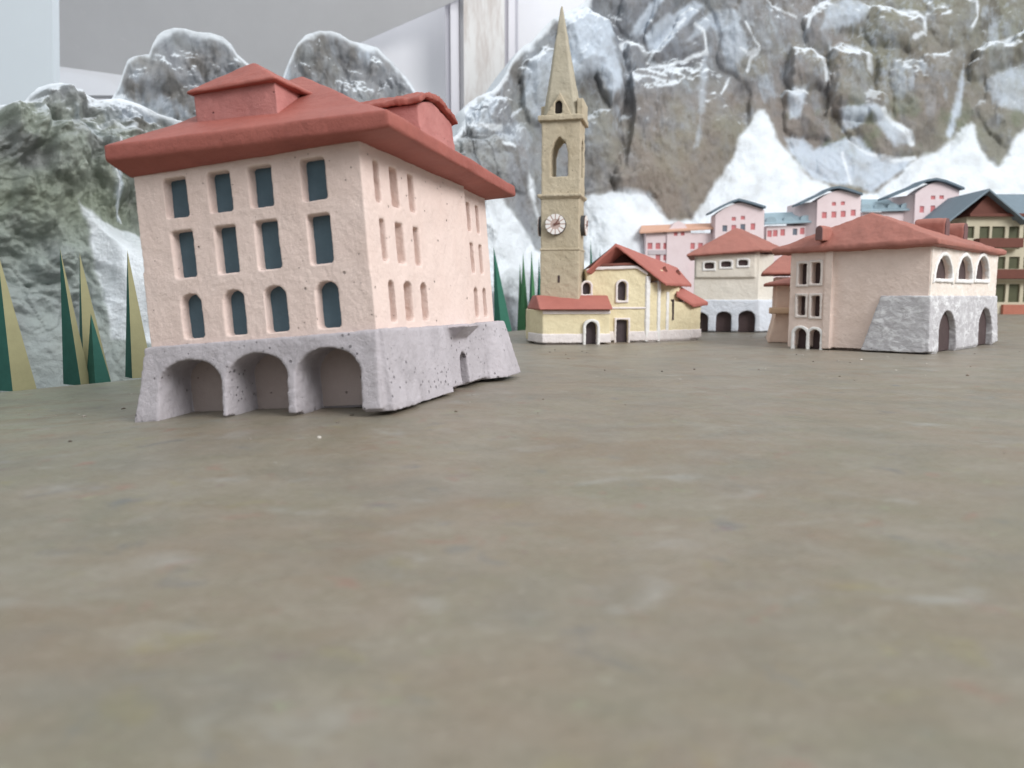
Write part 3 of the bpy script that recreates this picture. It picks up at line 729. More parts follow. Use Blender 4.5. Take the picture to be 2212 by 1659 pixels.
    build('dormer_roof', mb, TILE, roof, voxel=.009, smooth=3, amp=.004, freq=9)
    # side dormer
    mb = MB(); mb.hull([Vector(p) for p in [(1.215, y, 1.42) for y in (.95, 1.54)] + [(.62, y, 1.42) for y in (.95, 1.54)] + [(1.205, .95, 1.675), (1.205, 1.54, 1.685), (1.205, 1.18, 1.745), (.72, .95, 1.675), (.72, 1.54, 1.685), (.72, 1.18, 1.745)]])
    build('dormer', mb, TILED, roof, voxel=.010, smooth=1, amp=.004, freq=12)
    mb = MB()
    for a, b in (((.92, 1.668), (1.04, 1.725)), ((1.04, 1.725), (1.25, 1.748)), ((1.25, 1.748), (1.57, 1.682))):
        mb.hull([Vector((x, y, z + dz)) for x in (.70, 1.235) for (y, z) in (a, b) for dz in (0, .035)])
    build('dormer_roof', mb, TILE, roof, voxel=.009, smooth=1, amp=.010, freq=14, amp2=.006)
big_house()

# ================================================================== RIGHT HOUSE
CREAMP = plaster('pale_peach_plaster', (228, 209, 199), (219, 199, 188), pits=.6, bump=1.3, pitcol=.6)
WHITEP = plaster('white_brushed_plaster', (228, 218, 208), (220, 206, 196), pits=.5, bump=1.2, stroke=.6, strokecol=(236, 234, 232), pitcol=.5)
STONEP = plaster('grey_stone_white_strokes', (184, 182, 185), (174, 171, 174), pits=.8, bump=1.5, stroke=1.0, strokecol=(222, 222, 224), strokelo=.46, pitcol=.4)
TRIMW = plaster('white_trim_paint', (232, 230, 228), pits=.3, bump=1.0, vary=.05)
TILER = plaster('terracotta_paint', (164, 109, 98), (148, 100, 90), pits=.35, bump=.9, rough=.65, vary=.07)
TILEB = plaster('brown_red_paint', (140, 106, 96), (130, 96, 88), pits=.35, bump=.9, rough=.7, vary=.07)
def right_house():
    M = frame(4.266, 8.013, 0, math.degrees(math.atan2(math.cos(.778), math.sin(.778))))
    root = thing('plaster_house', 'peach house with sloping grey-white stone base and three white-rimmed arched windows', 'model house', M)
    L1, L2, ht, hb, e = 1.45, 2.56, 1.14, .607, .06
    fr = I4
    lf = Matrix.Translation((0, L1, 0)) @ Matrix.Rotation(-math.pi / 2, 4, 'Z')     # left face: s runs from far left (y=L1) to the corner
    WR = M @ fr; WL = M @ lf
    Z = lambda x, y: (1640.6 + .2583 * x, 414.8 + .2583 * y)
    def R2(F, x0, y0, x1, y1, y=0.): return onr(F, *Z(x0, y0), *Z(x1, y1), y)
    # upper windows on the right face
    cut = MB(); ups = []
    for (x0, y0, x1, y1) in ((1455, 540, 1588, 722), (1643, 545, 1755, 728), (1795, 545, 1895, 728)):
        a = R2(WR, x0, y0, x1, y1); ups.append(arch(a[0], a[1], a[2] , a[3], (a[1] - a[0]) * .45))
    for p in ups: cut.ext(fr, p, -.08, .10)
    doors = []
    for (x0, y0, x1, y1) in ((1495, 995, 1620, 1345), (1828, 972, 1925, 1290)):
        a = R2(WR, x0, y0, x1, y1, -.03); doors.append(arch(a[0], a[1], -.05, a[3], (a[1] - a[0]) * .45))
    lw = []
    for (x0, y0, x1, y1, k) in ((342, 600, 405, 775, 0), (450, 592, 518, 765, 0), (332, 868, 392, 1030, 0), (448, 868, 512, 1042, 0), (305, 1140, 398, 1330, 1), (430, 1150, 512, 1350, 1)):
        a = R2(WL, x0, y0, x1, y1)
        lw.append(arch(a[0], a[1], -.05, a[3], (a[1] - a[0]) * .45) if k else rect(*a))
    for p in lw: cut.ext(lf, p, -.08, .09)
    mb = MB()
    px0 = onr(WL, *Z(560, 600), *Z(605, 900))
    mb.footed(I4, [(0, 0), (L2, 0), (L2, L1), (0, L1)], [(0, 0), (L2, 0), (L2, L1), (0, L1)], 0, ht, .030, .92)
    # projecting pier and stair block on the left face
    mb.ext(lf, rect(-.02, px0[1] - .005, .022, ht - .0), -.035, .1)
    mb.ext(lf, rect(px0[0] + .005, px0[1] + .012, .014, ht - .0), -.055, .1)
    for p in doors: cut.ext(fr, shrink(p, .03), -.3, .14)
    build('wall', mb, CREAMP, root, cut=cut, voxel=.011, smooth=1, amp=.004, freq=8, amp2=.003, freq2=40)
    # white-painted skin of the right face above the stone
    mb = MB(); mb.ext(fr, rect(.006, L2 - .004, hb - .02, ht - .03), -.014, .02)
    cut = MB()
    for p in ups: cut.ext(fr, p, -.1, .1)
    build('facade_coat', mb, WHITEP, root, cut=cut, voxel=.0115, smooth=1, amp=.004, freq=12, amp2=.003)
    for p in ups:
        m = MB(); ring(m, fr, p, .045, -.038, .02); o = build('window_frame', m, TRIMW, root, voxel=.010, smooth=1, amp=.005, freq=14, amp2=.003)
        m = MB(); m.ext(fr, shrink(p, .01), .040, .12); build('window', m, DARKDOOR, root)
    for p in lw[:4]:
        m = MB(); ring(m, lf, p, .028, -.052, .0); build('window_frame', m, plaster('dull_white_trim', (218, 208, 202), pits=.3), root, voxel=.010, smooth=1, amp=.004, freq=14, amp2=.003)
        m = MB(); m.ext(lf, shrink(p, .01), .072, .1); build('window', m, DARKDOOR, root)
    for p in lw[4:]:
        m = MB(); ring(m, lf, p, .032, -.052, .0, bottom=False); build('door_frame', m, TRIMW, root, voxel=.010, smooth=1, amp=.004, freq=14, amp2=.003)
        m = MB(); m.ext(lf, shrink(p, .01), .072, .1); build('door', m, DARKDOOR, root)
    # stone base: battered, wraps round the corner on to the left face with a slanting end
    mb = MB()
    bot = [(-e - .02, -e), (L2 + e, -e), (L2 + e, .3), (-e - .02, .3)]; topp = [(-.028, -.03), (L2 + .02, -.03), (L2 + .02, .3), (-.028, .3)]
    mb.footed(I4, bot, topp, 0, hb, .028, .90)
    a0 = R2(WL, 870, 1300, 1010, 1330); a1 = R2(WL, 1020, 870, 1040, 900)
    yl0 = L1 - a0[0]; yl1 = L1 - a1[0]
    mb.loft([Vector(p) for p in ((-e - .03, .0, .022), (-e - .03, yl0, .022), (.1, yl0, .022), (.1, .0, .022))], [Vector(p) for p in ((-.028, .0, hb), (-.028, yl1, hb), (.1, yl1, hb), (.1, .0, hb))])
    cut = MB()
    for p in doors: cut.ext(fr, p, -.3, .12)
    build('stone_base', mb, STONEP, root, cut=cut, voxel=.0125, smooth=2, amp=.005, freq=8, amp2=.0035, freq2=26)
    for p in doors:
        m = MB(); m.ext(fr, [(q[0], max(q[1], .012)) for q in shrink(p, .02)], .020, .10); build('door', m, DARKDOOR, root)
    # roof
    ez = 1.135
    Ft = M
    eave = [(-.12, -.10, ez + .04), (L2 + .13, -.07, ez + .03), (L2 + .13, L1 + .12, ez + .03), (-.12, L1 + .22, ez + .0)]
    apx = on(M @ Matrix.Translation((0, .70, 0)), 1883, 459)
    top = [(apx[0], .70, apx[1]), (apx[0] + .45, .72, apx[1] - .0)]
    mb = MB(); mb.hull([Vector(p) for p in [(x, y, z - .055) for x, y, z in eave] + eave + top] + [Vector((.05, .05, ez - .04)), Vector((L2, .05, ez - .04)), Vector((L2, L1, ez - .04)), Vector((.05, L1, ez - .04))])
    roof = build('roof', mb, TILER, root, voxel=.0135, smooth=4, amp=.012, freq=5, amp2=.004, freq2=22)
    # three barrel dormers
    def barrel(F, w2, h, ln):
        m = MB(); p = arch(-w2, w2, -.12, h, w2, 10); m.ext(F, p, 0, ln); b = build('dormer', m, TILER, roof, voxel=.010, smooth=2, amp=.006, freq=10)
        m = MB(); m.ext(F, shrink(p, -.008), -.012, .01); build('dormer_window', m, flatpaint('dusky_umber', (112, 84, 84), .7), roof)
    for (u, v, x_) in ((2033, 487, 0), (2073, 497, 0)):
        F0 = M @ Matrix.Translation((0, .26, 0)); q = on(F0, u, v)
        barrel(Matrix.Translation((q[0], .20, q[1] + .0)), .08, .085, .32)
    q = on(M @ Matrix.Translation((0, .9, 0)), 1792, 482)
    barrel(Matrix.Translation((q[0] + .17, 1.08, q[1] - .045)) @ Matrix.Rotation(-math.pi / 2, 4, 'Z'), .045, .045, .25)
right_house()

# ================================================================== HOUSE BEHIND THE RIGHT HOUSE
SALMON = plaster('salmon_plaster', (224, 200, 184), (214, 190, 174), pits=.3, bump=1.0)
def small_house():
    D = 10.2; a = W(1674, 740, D); F = frame(a.x, a.y, 0, -17)
    root = thing('plaster_house', 'small salmon house with balcony, half hidden behind the stone-based peach house', 'model house', F)
    m = MB(); m.plan(I4, [(-.09, -.02), (1.3, -.02), (1.3, 1.4), (-.09, 1.4)], [(-.0, 0), (1.3, 0), (1.3, 1.4), (0, 1.4)], 0, .38)
    m.box(I4, 0, 1.3, 0, 1.4, .3, .78)
    m.box(I4, .35, 1.3, .25, 1.4, .7, 1.0)
    m.box(I4, -.02, .6, .6, 1.3, .3, .86)
    build('wall', m, SALMON, root, voxel=.015, smooth=1, amp=.006, freq=8, amp2=.003)
    m = MB(); m.box(I4, -.09, .5, -.10, .10, .375, .455); build('balcony', m, plaster('balcony_sand', (214, 184, 156), pits=.2), root, voxel=.013, smooth=1, amp=.004)
    m = MB(); e1 = [(-.16, -.14, .735), (.9, -.14, .735), (.9, .9, .735), (-.16, .9, .735)]
    m.hull([Vector(p) for p in e1 + [(x, y, z + .03) for x, y, z in e1] + [(.35, .25, .90), (.9, .25, .93), (.6, .9, .93)]])
    build('roof', m, TILER, root, voxel=.013, smooth=2, amp=.006)
    m = MB(); e1 = [(-.19, .5, .895), (1.2, .5, .895), (1.2, 1.6, .895), (-.19, 1.6, .895)]
    m.hull([Vector(p) for p in e1 + [(x, y, z + .03) for x, y, z in e1] + [(.10, .95, 1.19), (1.0, .95, 1.22)]])
    build('roof', m, TILER, root, voxel=.013, smooth=2, amp=.006)
small_house()

# ================================================================== WHITE HOUSE
IVORY = plaster('ivory_plaster', (220, 214, 204), (212, 204, 192), pits=.15, bump=1.2)
BLUEG = plaster('blue_grey_stone', (212, 216, 224), (198, 203, 212), pits=.2, bump=1.4, stroke=.6, strokecol=(206, 212, 222))
def white_house():
    D = 13.2
    Z = lambda x, y: (1336.5 + .25 * x, 368.7 + .25 * y)
    a = W(*Z(640, 1390), D); F = frame(a.x, D, 0, -15)
    root = thing('plaster_house', 'ivory house with blue-grey arcaded base and three small wide windows, right behind the church', 'model house', F)
    def P(x, y, yy=0.): return on(F, *Z(x, y), yy)
    xr = P(1180, 900)[0]; zt = P(900, 720)[1]; zb = P(900, 1115)[1]; zj = P(900, 925)[1]; dd = 1.35
    cut = MB(); ws = []
    for (x0, y0, x1, y1) in ((742, 795, 822, 848), (885, 785, 970, 832), (1035, 772, 1115, 820)):
        c = onr(F, *Z(x0, y0), *Z(x1, y1), -.04); ws.append(arch(c[0], c[1], c[2], c[3], .015))
    for p in ws: cut.ext(I4, p, -.12, .03)
    m = MB(); m.box(I4, 0, xr + .06, 0, dd, zb - .03, zt + .03); m.box(I4, .02, xr, -.04, .3, zj, zt)
    # side wing turning away
    m.plan(I4, [(xr - .1, .02), (xr + .30, .25), (xr + .30, dd), (xr - .1, dd)], [(xr - .1, .02), (xr + .30, .25), (xr + .30, dd), (xr - .1, dd)], zb - .03, zt)
    build('wall', m, IVORY, root, cut=cut, voxel=.014, smooth=1, amp=.005, freq=7, amp2=.003)
    for p in ws:
        m = MB(); ring(m, I4, p, .035, -.056, -.02); build('window_frame', m, TRIMW, root, voxel=.010, smooth=1, amp=.003)
        m = MB(); m.ext(I4, shrink(p, .01), -.0, .04); build('window', m, DARKDOOR, root)
    ar = []
    for (x0, y0, x1) in ((625, 1225, 770), (842, 1218, 970), (1035, 1210, 1175)):
        c = onr(F, *Z(x0, y0), *Z(x1, 1395), -.03); ar.append(arch(c[0], c[1], -.05, c[3], (c[1] - c[0]) * .38))
    cut = MB()
    for p in ar: cut.ext(I4, p, -.3, .10)
    m = MB(); m.footed(I4, [(-.04, -.06), (xr + .1, -.06), (xr + .38, .2), (xr + .38, dd), (-.04, dd)], [(-.02, -.035), (xr + .07, -.035), (xr + .33, .22), (xr + .33, dd), (-.02, dd)], 0, zb, .022, .92)
    build('arcade_base', m, BLUEG, root, cut=cut, voxel=.014, smooth=1, amp=.007, freq=9, amp2=.004)
    for p in ar:
        m = MB(); m.ext(I4, [(q[0], max(q[1], .01)) for q in shrink(p, .012)], .07, .1); build('door', m, DARKDOOR, root)
    lz = P(585, 742, -.15)[1]; lx = P(585, 742, -.15)[0]; rx = P(1235, 690, -.15)[0]; rz = P(1235, 690, -.15)[1]
    eave = [(lx, -.15, lz), (rx, -.15, rz - .01), (rx + .42, .35, rz - .0), (rx + .42, dd + .15, rz), (lx, dd + .15, lz)]
    ap = P(1010, 492, .5)
    m = MB(); m.hull([Vector(p) for p in eave + [(x, y, z + .035) for x, y, z in eave] + [(ap[0], .5, ap[1]), (ap[0] + .1, .75, ap[1])]])
    build('roof', m, TILER, root, voxel=.015, smooth=2, amp=.007)
white_house()

# ================================================================== CHURCH
YEL = plaster('pale_yellow_plaster', (225, 213, 180), (217, 203, 167), pits=.5, bump=1.3, pitcol=.6, vary=.08)
SAND = plaster('sand_plaster', (192, 180, 158), (180, 167, 144), pits=1.2, bump=1.5, pitcol=.45)
WPL = plaster('white_plinth_plaster', (228, 220, 218), pits=.6, bump=1.4, pitcol=.55)
CHTILE = plaster('church_roof_paint', (174, 109, 99), (162, 99, 90), pits=.15, bump=.4, rough=.6, vary=.05)
BARN = flatpaint('brown_gable_wood', (120, 74, 64), .7, .15)
WINV = flatpaint('dark_violet_brown', (74, 64, 68), .6, .12)
def church():
    Z4 = lambda x, y: (1106.0 + .23888 * x, 387.1 + .23888 * y)
    Z3 = lambda x, y: (1106.0 + .24984 * x, .24984 * y)
    root_F = frame(1.5, 10.2, 0, 0)
    root = thing('church', 'yellow church with tall sand-coloured clock tower, pointed spire and red roofs', 'church', root_F)
    def B(name, mb, mat, **k): return build(name, mb, mat, k.pop('par', root), M=root_F, **k)
    # ---------- frames (world)
    cornerA = G(*Z4(275, 1500)); 
    FA = frame(cornerA.x, cornerA.y, 0, 4)                       # annex front
    def PA(x, y, yy=0.): return on(FA, *Z4(x, y), yy)
    xr = PA(885, 1400)[0]; zt = PA(550, 1195)[1]; zp = PA(500, 1397)[1]
    xl_ = -.06
    leftp = (PA(160, 1490, .42)[0], .42)
    dp = 1.0
    # annex
    ca = onr(FA, *Z4(665, 1288), *Z4(765, 1500)); arc = arch(ca[0], ca[1], -.05, ca[3], (ca[1] - ca[0]) * .5)
    cut = MB(); cut.ext(FA, arc, -.2, .09)
    m = MB(); m.plan(FA, [(0, 0), (xr, 0), (xr, dp), leftp[0:1] + (dp,), leftp], [(0, 0), (xr, 0), (xr, dp), leftp[0:1] + (dp,), leftp], .03, zt + .02)
    B('annex_wall', m, YEL, cut=cut, voxel=.011, smooth=1, amp=.005, freq=9, amp2=.003)
    cut = MB(); cut.ext(FA, arc, -.2, .2)
    m = MB(); m.footed(FA, [(-.004, -.02), (xr + .01, -.02), (xr + .01, .2), (.1, .5), (leftp[0] - .02, .5), (leftp[0] - .018, leftp[1] - .01)], [(-.002, -.014), (xr + .006, -.014), (xr + .006, .2), (.1, .5), (leftp[0] - .014, .5), (leftp[0] - .012, leftp[1] - .006)], 0, zp, .026, .8)
    B('annex_plinth', m, WPL, cut=cut, voxel=.010, smooth=1, amp=.005, freq=10, amp2=.003)
    m = MB(); m.box(FA, .0, xr + .006, -.016, .1, zt - .035, zt + .01); B('annex_cornice', m, WPL, voxel=.009, smooth=1, amp=.003)
    m = MB(); ring(m, FA, arc, .034, -.045, .02, bottom=False); B('door_frame', m, TRIMW, voxel=.009, smooth=1, amp=.004, freq=14, amp2=.002)
    m = MB(); m.ext(FA, [(q[0], max(q[1], .01)) for q in shrink(arc, .01)], .062, .09); B('door', m, WINV)
    p0 = PA(248, 1190, -.08); p1 = PA(912, 1168, -.08)
    rl = PA(218, 1050, .32); rr = PA(865, 1050, .32)
    lt = PA(160, 1183, .52)
    ez = p0[1] + .01
    pts = [(p0[0], -.08, ez), (p1[0], -.08, ez), (p1[0], .9, ez), (lt[0], .9, ez), (lt[0], .50, ez)]
    m = MB(); m.hull([FA @ Vector(p) for p in pts + [(x, y, z + .02) for x, y, z in pts] + [(rl[0], .32, rl[1] + .0), (rr[0], .32, rr[1]), (rr[0], .8, rr[1]), (rl[0], .8, rl[1])]])
    B('annex_roof', m, CHTILE, voxel=.011, smooth=2, amp=.003, freq=5)
    # ---------- nave
    q0 = G(*Z4(1215, 1480)); FN = frame(q0.x, q0.y, 0, 3)      # origin at front-right corner, s negative to the left
    def PN(x, y, yy=0.): return on(FN, *Z4(x, y), yy)
    wl = PN(670, 1000)[0]; zc = PN(900, 790)[1]
    zpl = PN(1100, 1375)[1]
    wa = onr(FN, *Z4(957, 925), *Z4(1032, 1098)); wa = arch(wa[0], wa[1], wa[2], wa[3], (wa[1] - wa[0]) * .5)
    wb = onr(FN, *Z4(640, 935), *Z4(710, 1040)); wb = arch(wb[0], wb[1], wb[2], wb[3], (wb[1] - wb[0]) * .5)
    do = onr(FN, *Z4(942, 1272), *Z4(1045, 1480)); do = rect(do[0], do[1], -.05, do[3])
    # flank plan: pilasters step back to the right; apse at the end (world points in FN)
    FIn = FN.inverted()
    def NP(x, y, dz=0): g = G(*Z4(x, y)); g = FIn @ g; return (g.x, g.y)
    end = NP(1700, 1450)
    k1 = (.30, .32); k2 = (end[0] - .18, end[1] - .15)
    flank = [(0, 0), (.16, .10), (.17, .22), (.36, .40), k2, end, (end[0] - .05, end[1] + .5), (wl, end[1] + .6), (wl, 0)]
    high = [(0, 0), (.16, .10), (.17, .22), (.36, .40), (.56, .56), (.66, .80), (.6, 1.5), (wl, 1.5), (wl, 0)]
    zap = on(FN, 1512, 655, end[1])[1]
    zs_l = PN(690, 800)[1]; zs_r = PN(1215, 830)[1]
    eR = PN(1400, 940, .15)
    zfl = .92
    cut = MB()
    for p in (wa, wb, do): cut.ext(FN, p, -.2, .07)
    gb = [(wl, 0), (0, 0), (0, zs_r - .0), (PN(1130, 765)[0], zc + .015), (PN(760, 790)[0], zc + .0), (wl, zs_l - .02)]; gb[0] = (wl, .03); gb[1] = (0, .03)
    m = MB(); m.ext(FN, gb, 0, .9)
    m.plan(FN, flank, flank, .03, zap + .02)
    m.plan(FN, high, high, .03, .78)
    # inner mass reaching up under the roof
    m.plan(FN, [(wl, .1), (0, .1), (.36, .42), (.36, 1.3), (wl, 1.3)], [(wl + .02, .1), (-.02, .1), (.30, .42), (.30, 1.3), (wl + .02, 1.3)], .7, .95)
    B('nave_wall', m, YEL, cut=cut, voxel=.012, smooth=1, amp=.006, freq=8, amp2=.004)
    pl = [(p[0] + (.02 if p[0] > 0 else 0), p[1] - .02) for p in flank[:6]] + [(flank[6][0] + .02, flank[6][1]), (wl, .6), (wl, -.02)]
    cut = MB(); cut.ext(FN, do, -.2, .2)
    m = MB(); m.footed(FN, pl, [(p[0] - (.01 if p[0] > 0 else 0), p[1] + .01) for p in pl], 0, zpl, .026, .9)
    B('nave_plinth', m, WPL, cut=cut, voxel=.0115, smooth=1, amp=.006, freq=9, amp2=.004)
    for p, nm in ((wa, 'window'), (wb, 'window'), (do, 'portal')):
        m = MB(); ring(m, FN, p, .028, -.022, .02, bottom=nm == 'window'); B(nm + '_frame', m, WPL, voxel=.009, smooth=1, amp=.004, freq=14, amp2=.002)
        m = MB(); m.ext(FN, [(q[0], max(q[1], .01)) for q in shrink(p, .01)], .05, .075); B('window' if nm == 'window' else 'door', m, WINV)
    m = MB(); zz = PN(1100, 1165)[1]; m.box(FN, PN(890, 1165)[0], .0, -.014, .02, zz - .012, zz + .014); B('string_course', m, WPL, voxel=.008, smooth=1, amp=.002)
    m = MB()
    for a, b in (((wl, zs_l - .02), (PN(740, 785)[0], zc - .005)), ((PN(740, 785)[0], zc - .005), (PN(1130, 768)[0], zc + .012)), ((PN(1130, 768)[0], zc + .012), (0, zs_r - .02))):
        m.hull([FN @ Vector((x, y, z + dz)) for (x, z) in (a, b) for y in (-.03, .1) for dz in (0, -.04)])
    B('gable_cornice', m, WPL, voxel=.009, smooth=1, amp=.004)
    # pilasters
    for (sx, sy, wd, hh) in ((-.02, -.012, .07, .86), (.155, .09, .055, .80), (.34, .385, .06, .66), (.60, .62, .05, .62)):
        m = MB(); Fp = FN @ Matrix.Translation((sx, sy, 0)) @ Matrix.Rotation(math.radians(38), 4, 'Z')
        m.box(Fp, -.0, wd, -.015, .12, .016, hh); B('pilaster', m, TRIMW, voxel=.009, smooth=1, amp=.005, freq=13, amp2=.003)
    m = MB(); Fp = FN @ Matrix.Translation((.44, .44, 0)) @ Matrix.Rotation(math.radians(42), 4, 'Z')
    m.box(Fp, 0, .018, -.022, .05, .28, .56); B('slit_window', m, WINV)
    # gable interior: dark recess with a wooden beam
    apx = PN(930, 578, -.05)
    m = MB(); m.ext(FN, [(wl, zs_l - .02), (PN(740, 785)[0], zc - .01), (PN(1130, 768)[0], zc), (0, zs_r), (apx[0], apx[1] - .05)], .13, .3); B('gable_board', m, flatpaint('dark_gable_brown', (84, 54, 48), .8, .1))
    m = MB(); m.ext(FN, [(PN(760, 775)[0], zc + .003), (PN(1120, 750)[0], zc + .02), (PN(1060, 712)[0], zc + .05), (PN(800, 745)[0], zc + .035)], -.02, .07); B('gable_beam', m, BARN)
    # roof: two slopes over the gable, hip at the far end, as thick boards
    le = PN(672, 822, -.09); re = PN(1392, 938, -.02)
    far = on(FN, *Z4(1612, 950), .75); far = (far[0], .75, far[1])
    rdg2 = on(FN, *Z4(1395, 800), .9)
    Af = Vector((apx[0], -.09, apx[1])); Lf = Vector((le[0], -.09, le[1])); Rf = Vector((re[0], -.05, re[1]))
    ab = on(FN, 1462, 577, 1.35); Ab = Vector((ab[0], 1.35, ab[1])); lb = Ab - Af; Lb = Lf + lb; fr_ = on(FN, 1494, 614, 1.0); Rb = Vector((fr_[0], 1.0, fr_[1]))
    print('RIDGE', Af, Ab, Rf, Rb)
    th = Vector((0, 0, -.045))
    m = MB()
    m.hull([FN @ p for p in (Lf, Af, Ab, Lb, Lf + th, Af + th, Ab + th, Lb + th)])
    Rm = Vector((fr_[0] - .05, 1.6, fr_[1]))
    m.hull([FN @ p for p in (Af, Rf, Rb, Ab, Af + th, Rf + th, Rb + th, Ab + th)])
    m.hull([FN @ p for p in (Ab, Rb, Rm, Ab + th, Rb + th, Rm + th)])
    rf = B('nave_roof', m, CHTILE, voxel=.011, smooth=2, amp=.003, freq=5)
    for (x, y) in ((1380, 822), (1500, 850)):
        # find the roof point along the sight line
        n_ = (FN.to_3x3() @ (Rf - Af).cross(Rb - Af)); o_ = FN @ Af; d = ray(*Z4(x, y)); tt = (o_ - CAMP).dot(n_) / d.dot(n_); p = CAMP + d * tt
        m = MB(); m.hull([p + Vector(v) for v in ((-.035, -.05, -.02), (.035, -.05, -.02), (0, -.05, .05), (-.035, .06, .0), (.035, .06, .0), (0, .08, .05))])
        B('roof_vent', m, BARN, par=rf)
    # apse roof
    a = on(FN, 1458, 612, .78); b = PN(1795, 1110, .75); c = PN(1640, 1130, .55); d_ = PN(1480, 1030, .5)
    P1 = Vector((a[0], .78, a[1])); P2 = Vector((b[0], .85, PN(1795, 1110, .85)[1])); P3 = Vector((c[0], .52, PN(1640, 1130, .52)[1])); P4 = Vector((d_[0], .45, PN(1480, 1030, .45)[1]))
    P5 = Vector((a[0] + .05, 1.3, a[1] + .02))
    m = MB(); th = Vector((0, 0, -.05))
    m.hull([FN @ p for p in (P1, P2, P3, P4, P5, P2 + th, P3 + th, P4 + th, P5 + th)])
    B('apse_roof', m, CHTILE, voxel=.011, smooth=2, amp=.003, freq=5)
    # ---------- tower
    T0 = W(1166.5, 640, 9.95)
    FT = frame(T0.x, 9.95, 0, -12.5)
    def PT(u, v, yy=0.): return on(FT, u, v, yy)
    wt = PT(1250, 500)[0]; dt = .47
    def zt_(v, u=1207): return PT(u, v)[1]
    z2 = zt_(427); z3 = zt_(255)
    wtop = PT(1253, 350)[0]
    cut = MB()
    ba = onr(FT, *Z3(335, 1180), *Z3(482, 1522)); ba = arch(ba[0], ba[1], ba[2], ba[3], (ba[3] - ba[2]) * .42, pointed=True)
    cut.ext(FT, ba, -.3, .9)
    FR = FT @ Matrix.Translation((wtop, 0, 0)) @ Matrix.Rotation(math.pi / 2, 4, 'Z')
    sl = onr(FR, *Z3(598, 1225), *Z3(622, 1540)); slp = arch(.12, .36, ba[0][1], ba[4][1], .14, pointed=True); cut.ext(FR, slp, -.2, .16); SL = [slp]
    m = MB(); m.box(FT, 0, wt + .012, 0, dt, 0, zt_(540)); m.box(FT, .006, wt + .004, .006, dt - .006, zt_(542), z2 + .02); m.box(FT, .01, wtop, .006, dt - .01, z2, z3 + .02)
    B('tower_wall', m, SAND, cut=cut, voxel=.012, smooth=1, amp=.006, freq=9, amp2=.004)
    m = MB(); m.ext(FR, shrink(SL[0], .004), .035, .06); B('belfry_opening', m, flatpaint('deep_umber', (70, 58, 50), .8))
    m = MB(); a = .035
    m.plan(FT, [(0, 0), (wt, 0), (wt, dt), (0, dt)], [(-a, -a), (wt + a, -a), (wt + a, dt + a), (-a, dt + a)], z2 - .015, z2 + .02)
    m.box(FT, -a, wt + a, -a, dt + a, z2 + .015, z2 + .045)
    B('tower_cornice', m, SAND, voxel=.009, smooth=1, amp=.007, freq=12, amp2=.004)
    m = MB(); m.box(FT, -.006, wt + .018, -.007, dt + .006, zt_(541), zt_(536)); B('tower_string_course', m, SAND, voxel=.006, smooth=1, amp=.002, freq=12)
    m = MB(); m.box(FT, -.03, wtop + .04, -.04, dt + .04, z3 - .03, z3 + .035)
    B('tower_cornice', m, SAND, voxel=.010, smooth=1, amp=.006, freq=12, amp2=.004)
    # parapets + front gable
    m = MB(); zp_ = zt_(214)
    m.box(FT, wtop - .045, wtop + .03, -.01, dt, z3 + .03, zp_ + .0); m.box(FT, -.02, .06, .12, dt, z3 + .03, zt_(222)); m.box(FT, .0, wtop, dt - .08, dt, z3 + .03, zt_(222))
    B('parapet', m, SAND, voxel=.010, smooth=1, amp=.006, freq=12, amp2=.003)
    g0 = PT(*Z3(290, 990)); g1 = PT(*Z3(522, 985)); gp = PT(*Z3(425, 800)); ho = onr(FT, *Z3(375, 875), *Z3(435, 985)); ho = arch(ho[0], ho[1], ho[2], ho[3], .05)
    cut = MB(); cut.ext(FT, ho, -.2, .07)
    m = MB(); m.ext(FT, [(g0[0], z3 + .02), (g1[0], z3 + .02), (gp[0] - .01, gp[1])], -.035, .25)
    B('spire_gable', m, SAND, cut=cut, voxel=.009, smooth=1, amp=.004, freq=12, amp2=.003)
    m = MB(); m.ext(FT, shrink(ho, .004), -.005, .06); B('gable_opening', m, flatpaint('black_brown', (40, 34, 32), .8), par=root)
    tip = PT(1213.5, 12, .22)
    m = MB(); ctr = ((wtop) / 2, .22); rr_ = wtop / 2 - .015; n = 8
    hw_, cf = .228, .055; base = [(ctr[0] + sx * a_, ctr[1] + sy * b_) for sx in (-1, 1) for sy in (-1, 1) for a_, b_ in ((hw_, hw_ - cf), (hw_ - cf, hw_))]
    m.hull([FT @ Vector((x, y, z3 + .02)) for x, y in base] + [FT @ Vector((tip[0] + dx, .22 + dy, tip[1])) for dx in (-.008, .008) for dy in (-.008, .008)])
    B('spire', m, plaster('spire_paint', (180, 172, 154), (168, 160, 142), pits=.7, bump=1.5), voxel=.0095, smooth=1, amp=.007, freq=8, amp2=.003)
    # slit
    s_ = onr(FT, *Z4(415, 870), *Z4(433, 935)); m = MB(); m.box(FT, s_[0], s_[1], -.006, .03, s_[2], s_[3]); B('slit_window', m, DARKDOOR)
    # clocks: front, right, left
    cw = flatpaint('clock_white', (238, 234, 232), .6, .03); cr = flatpaint('clock_rim_grey', (74, 74, 76), .7, .05); cc = flatpaint('clock_centre_mauve', (196, 172, 164), .7, .04); chd = flatpaint('clock_hand_brown', (128, 92, 84), .7, .05)
    c0 = PT(1201, 485); R0 = .128
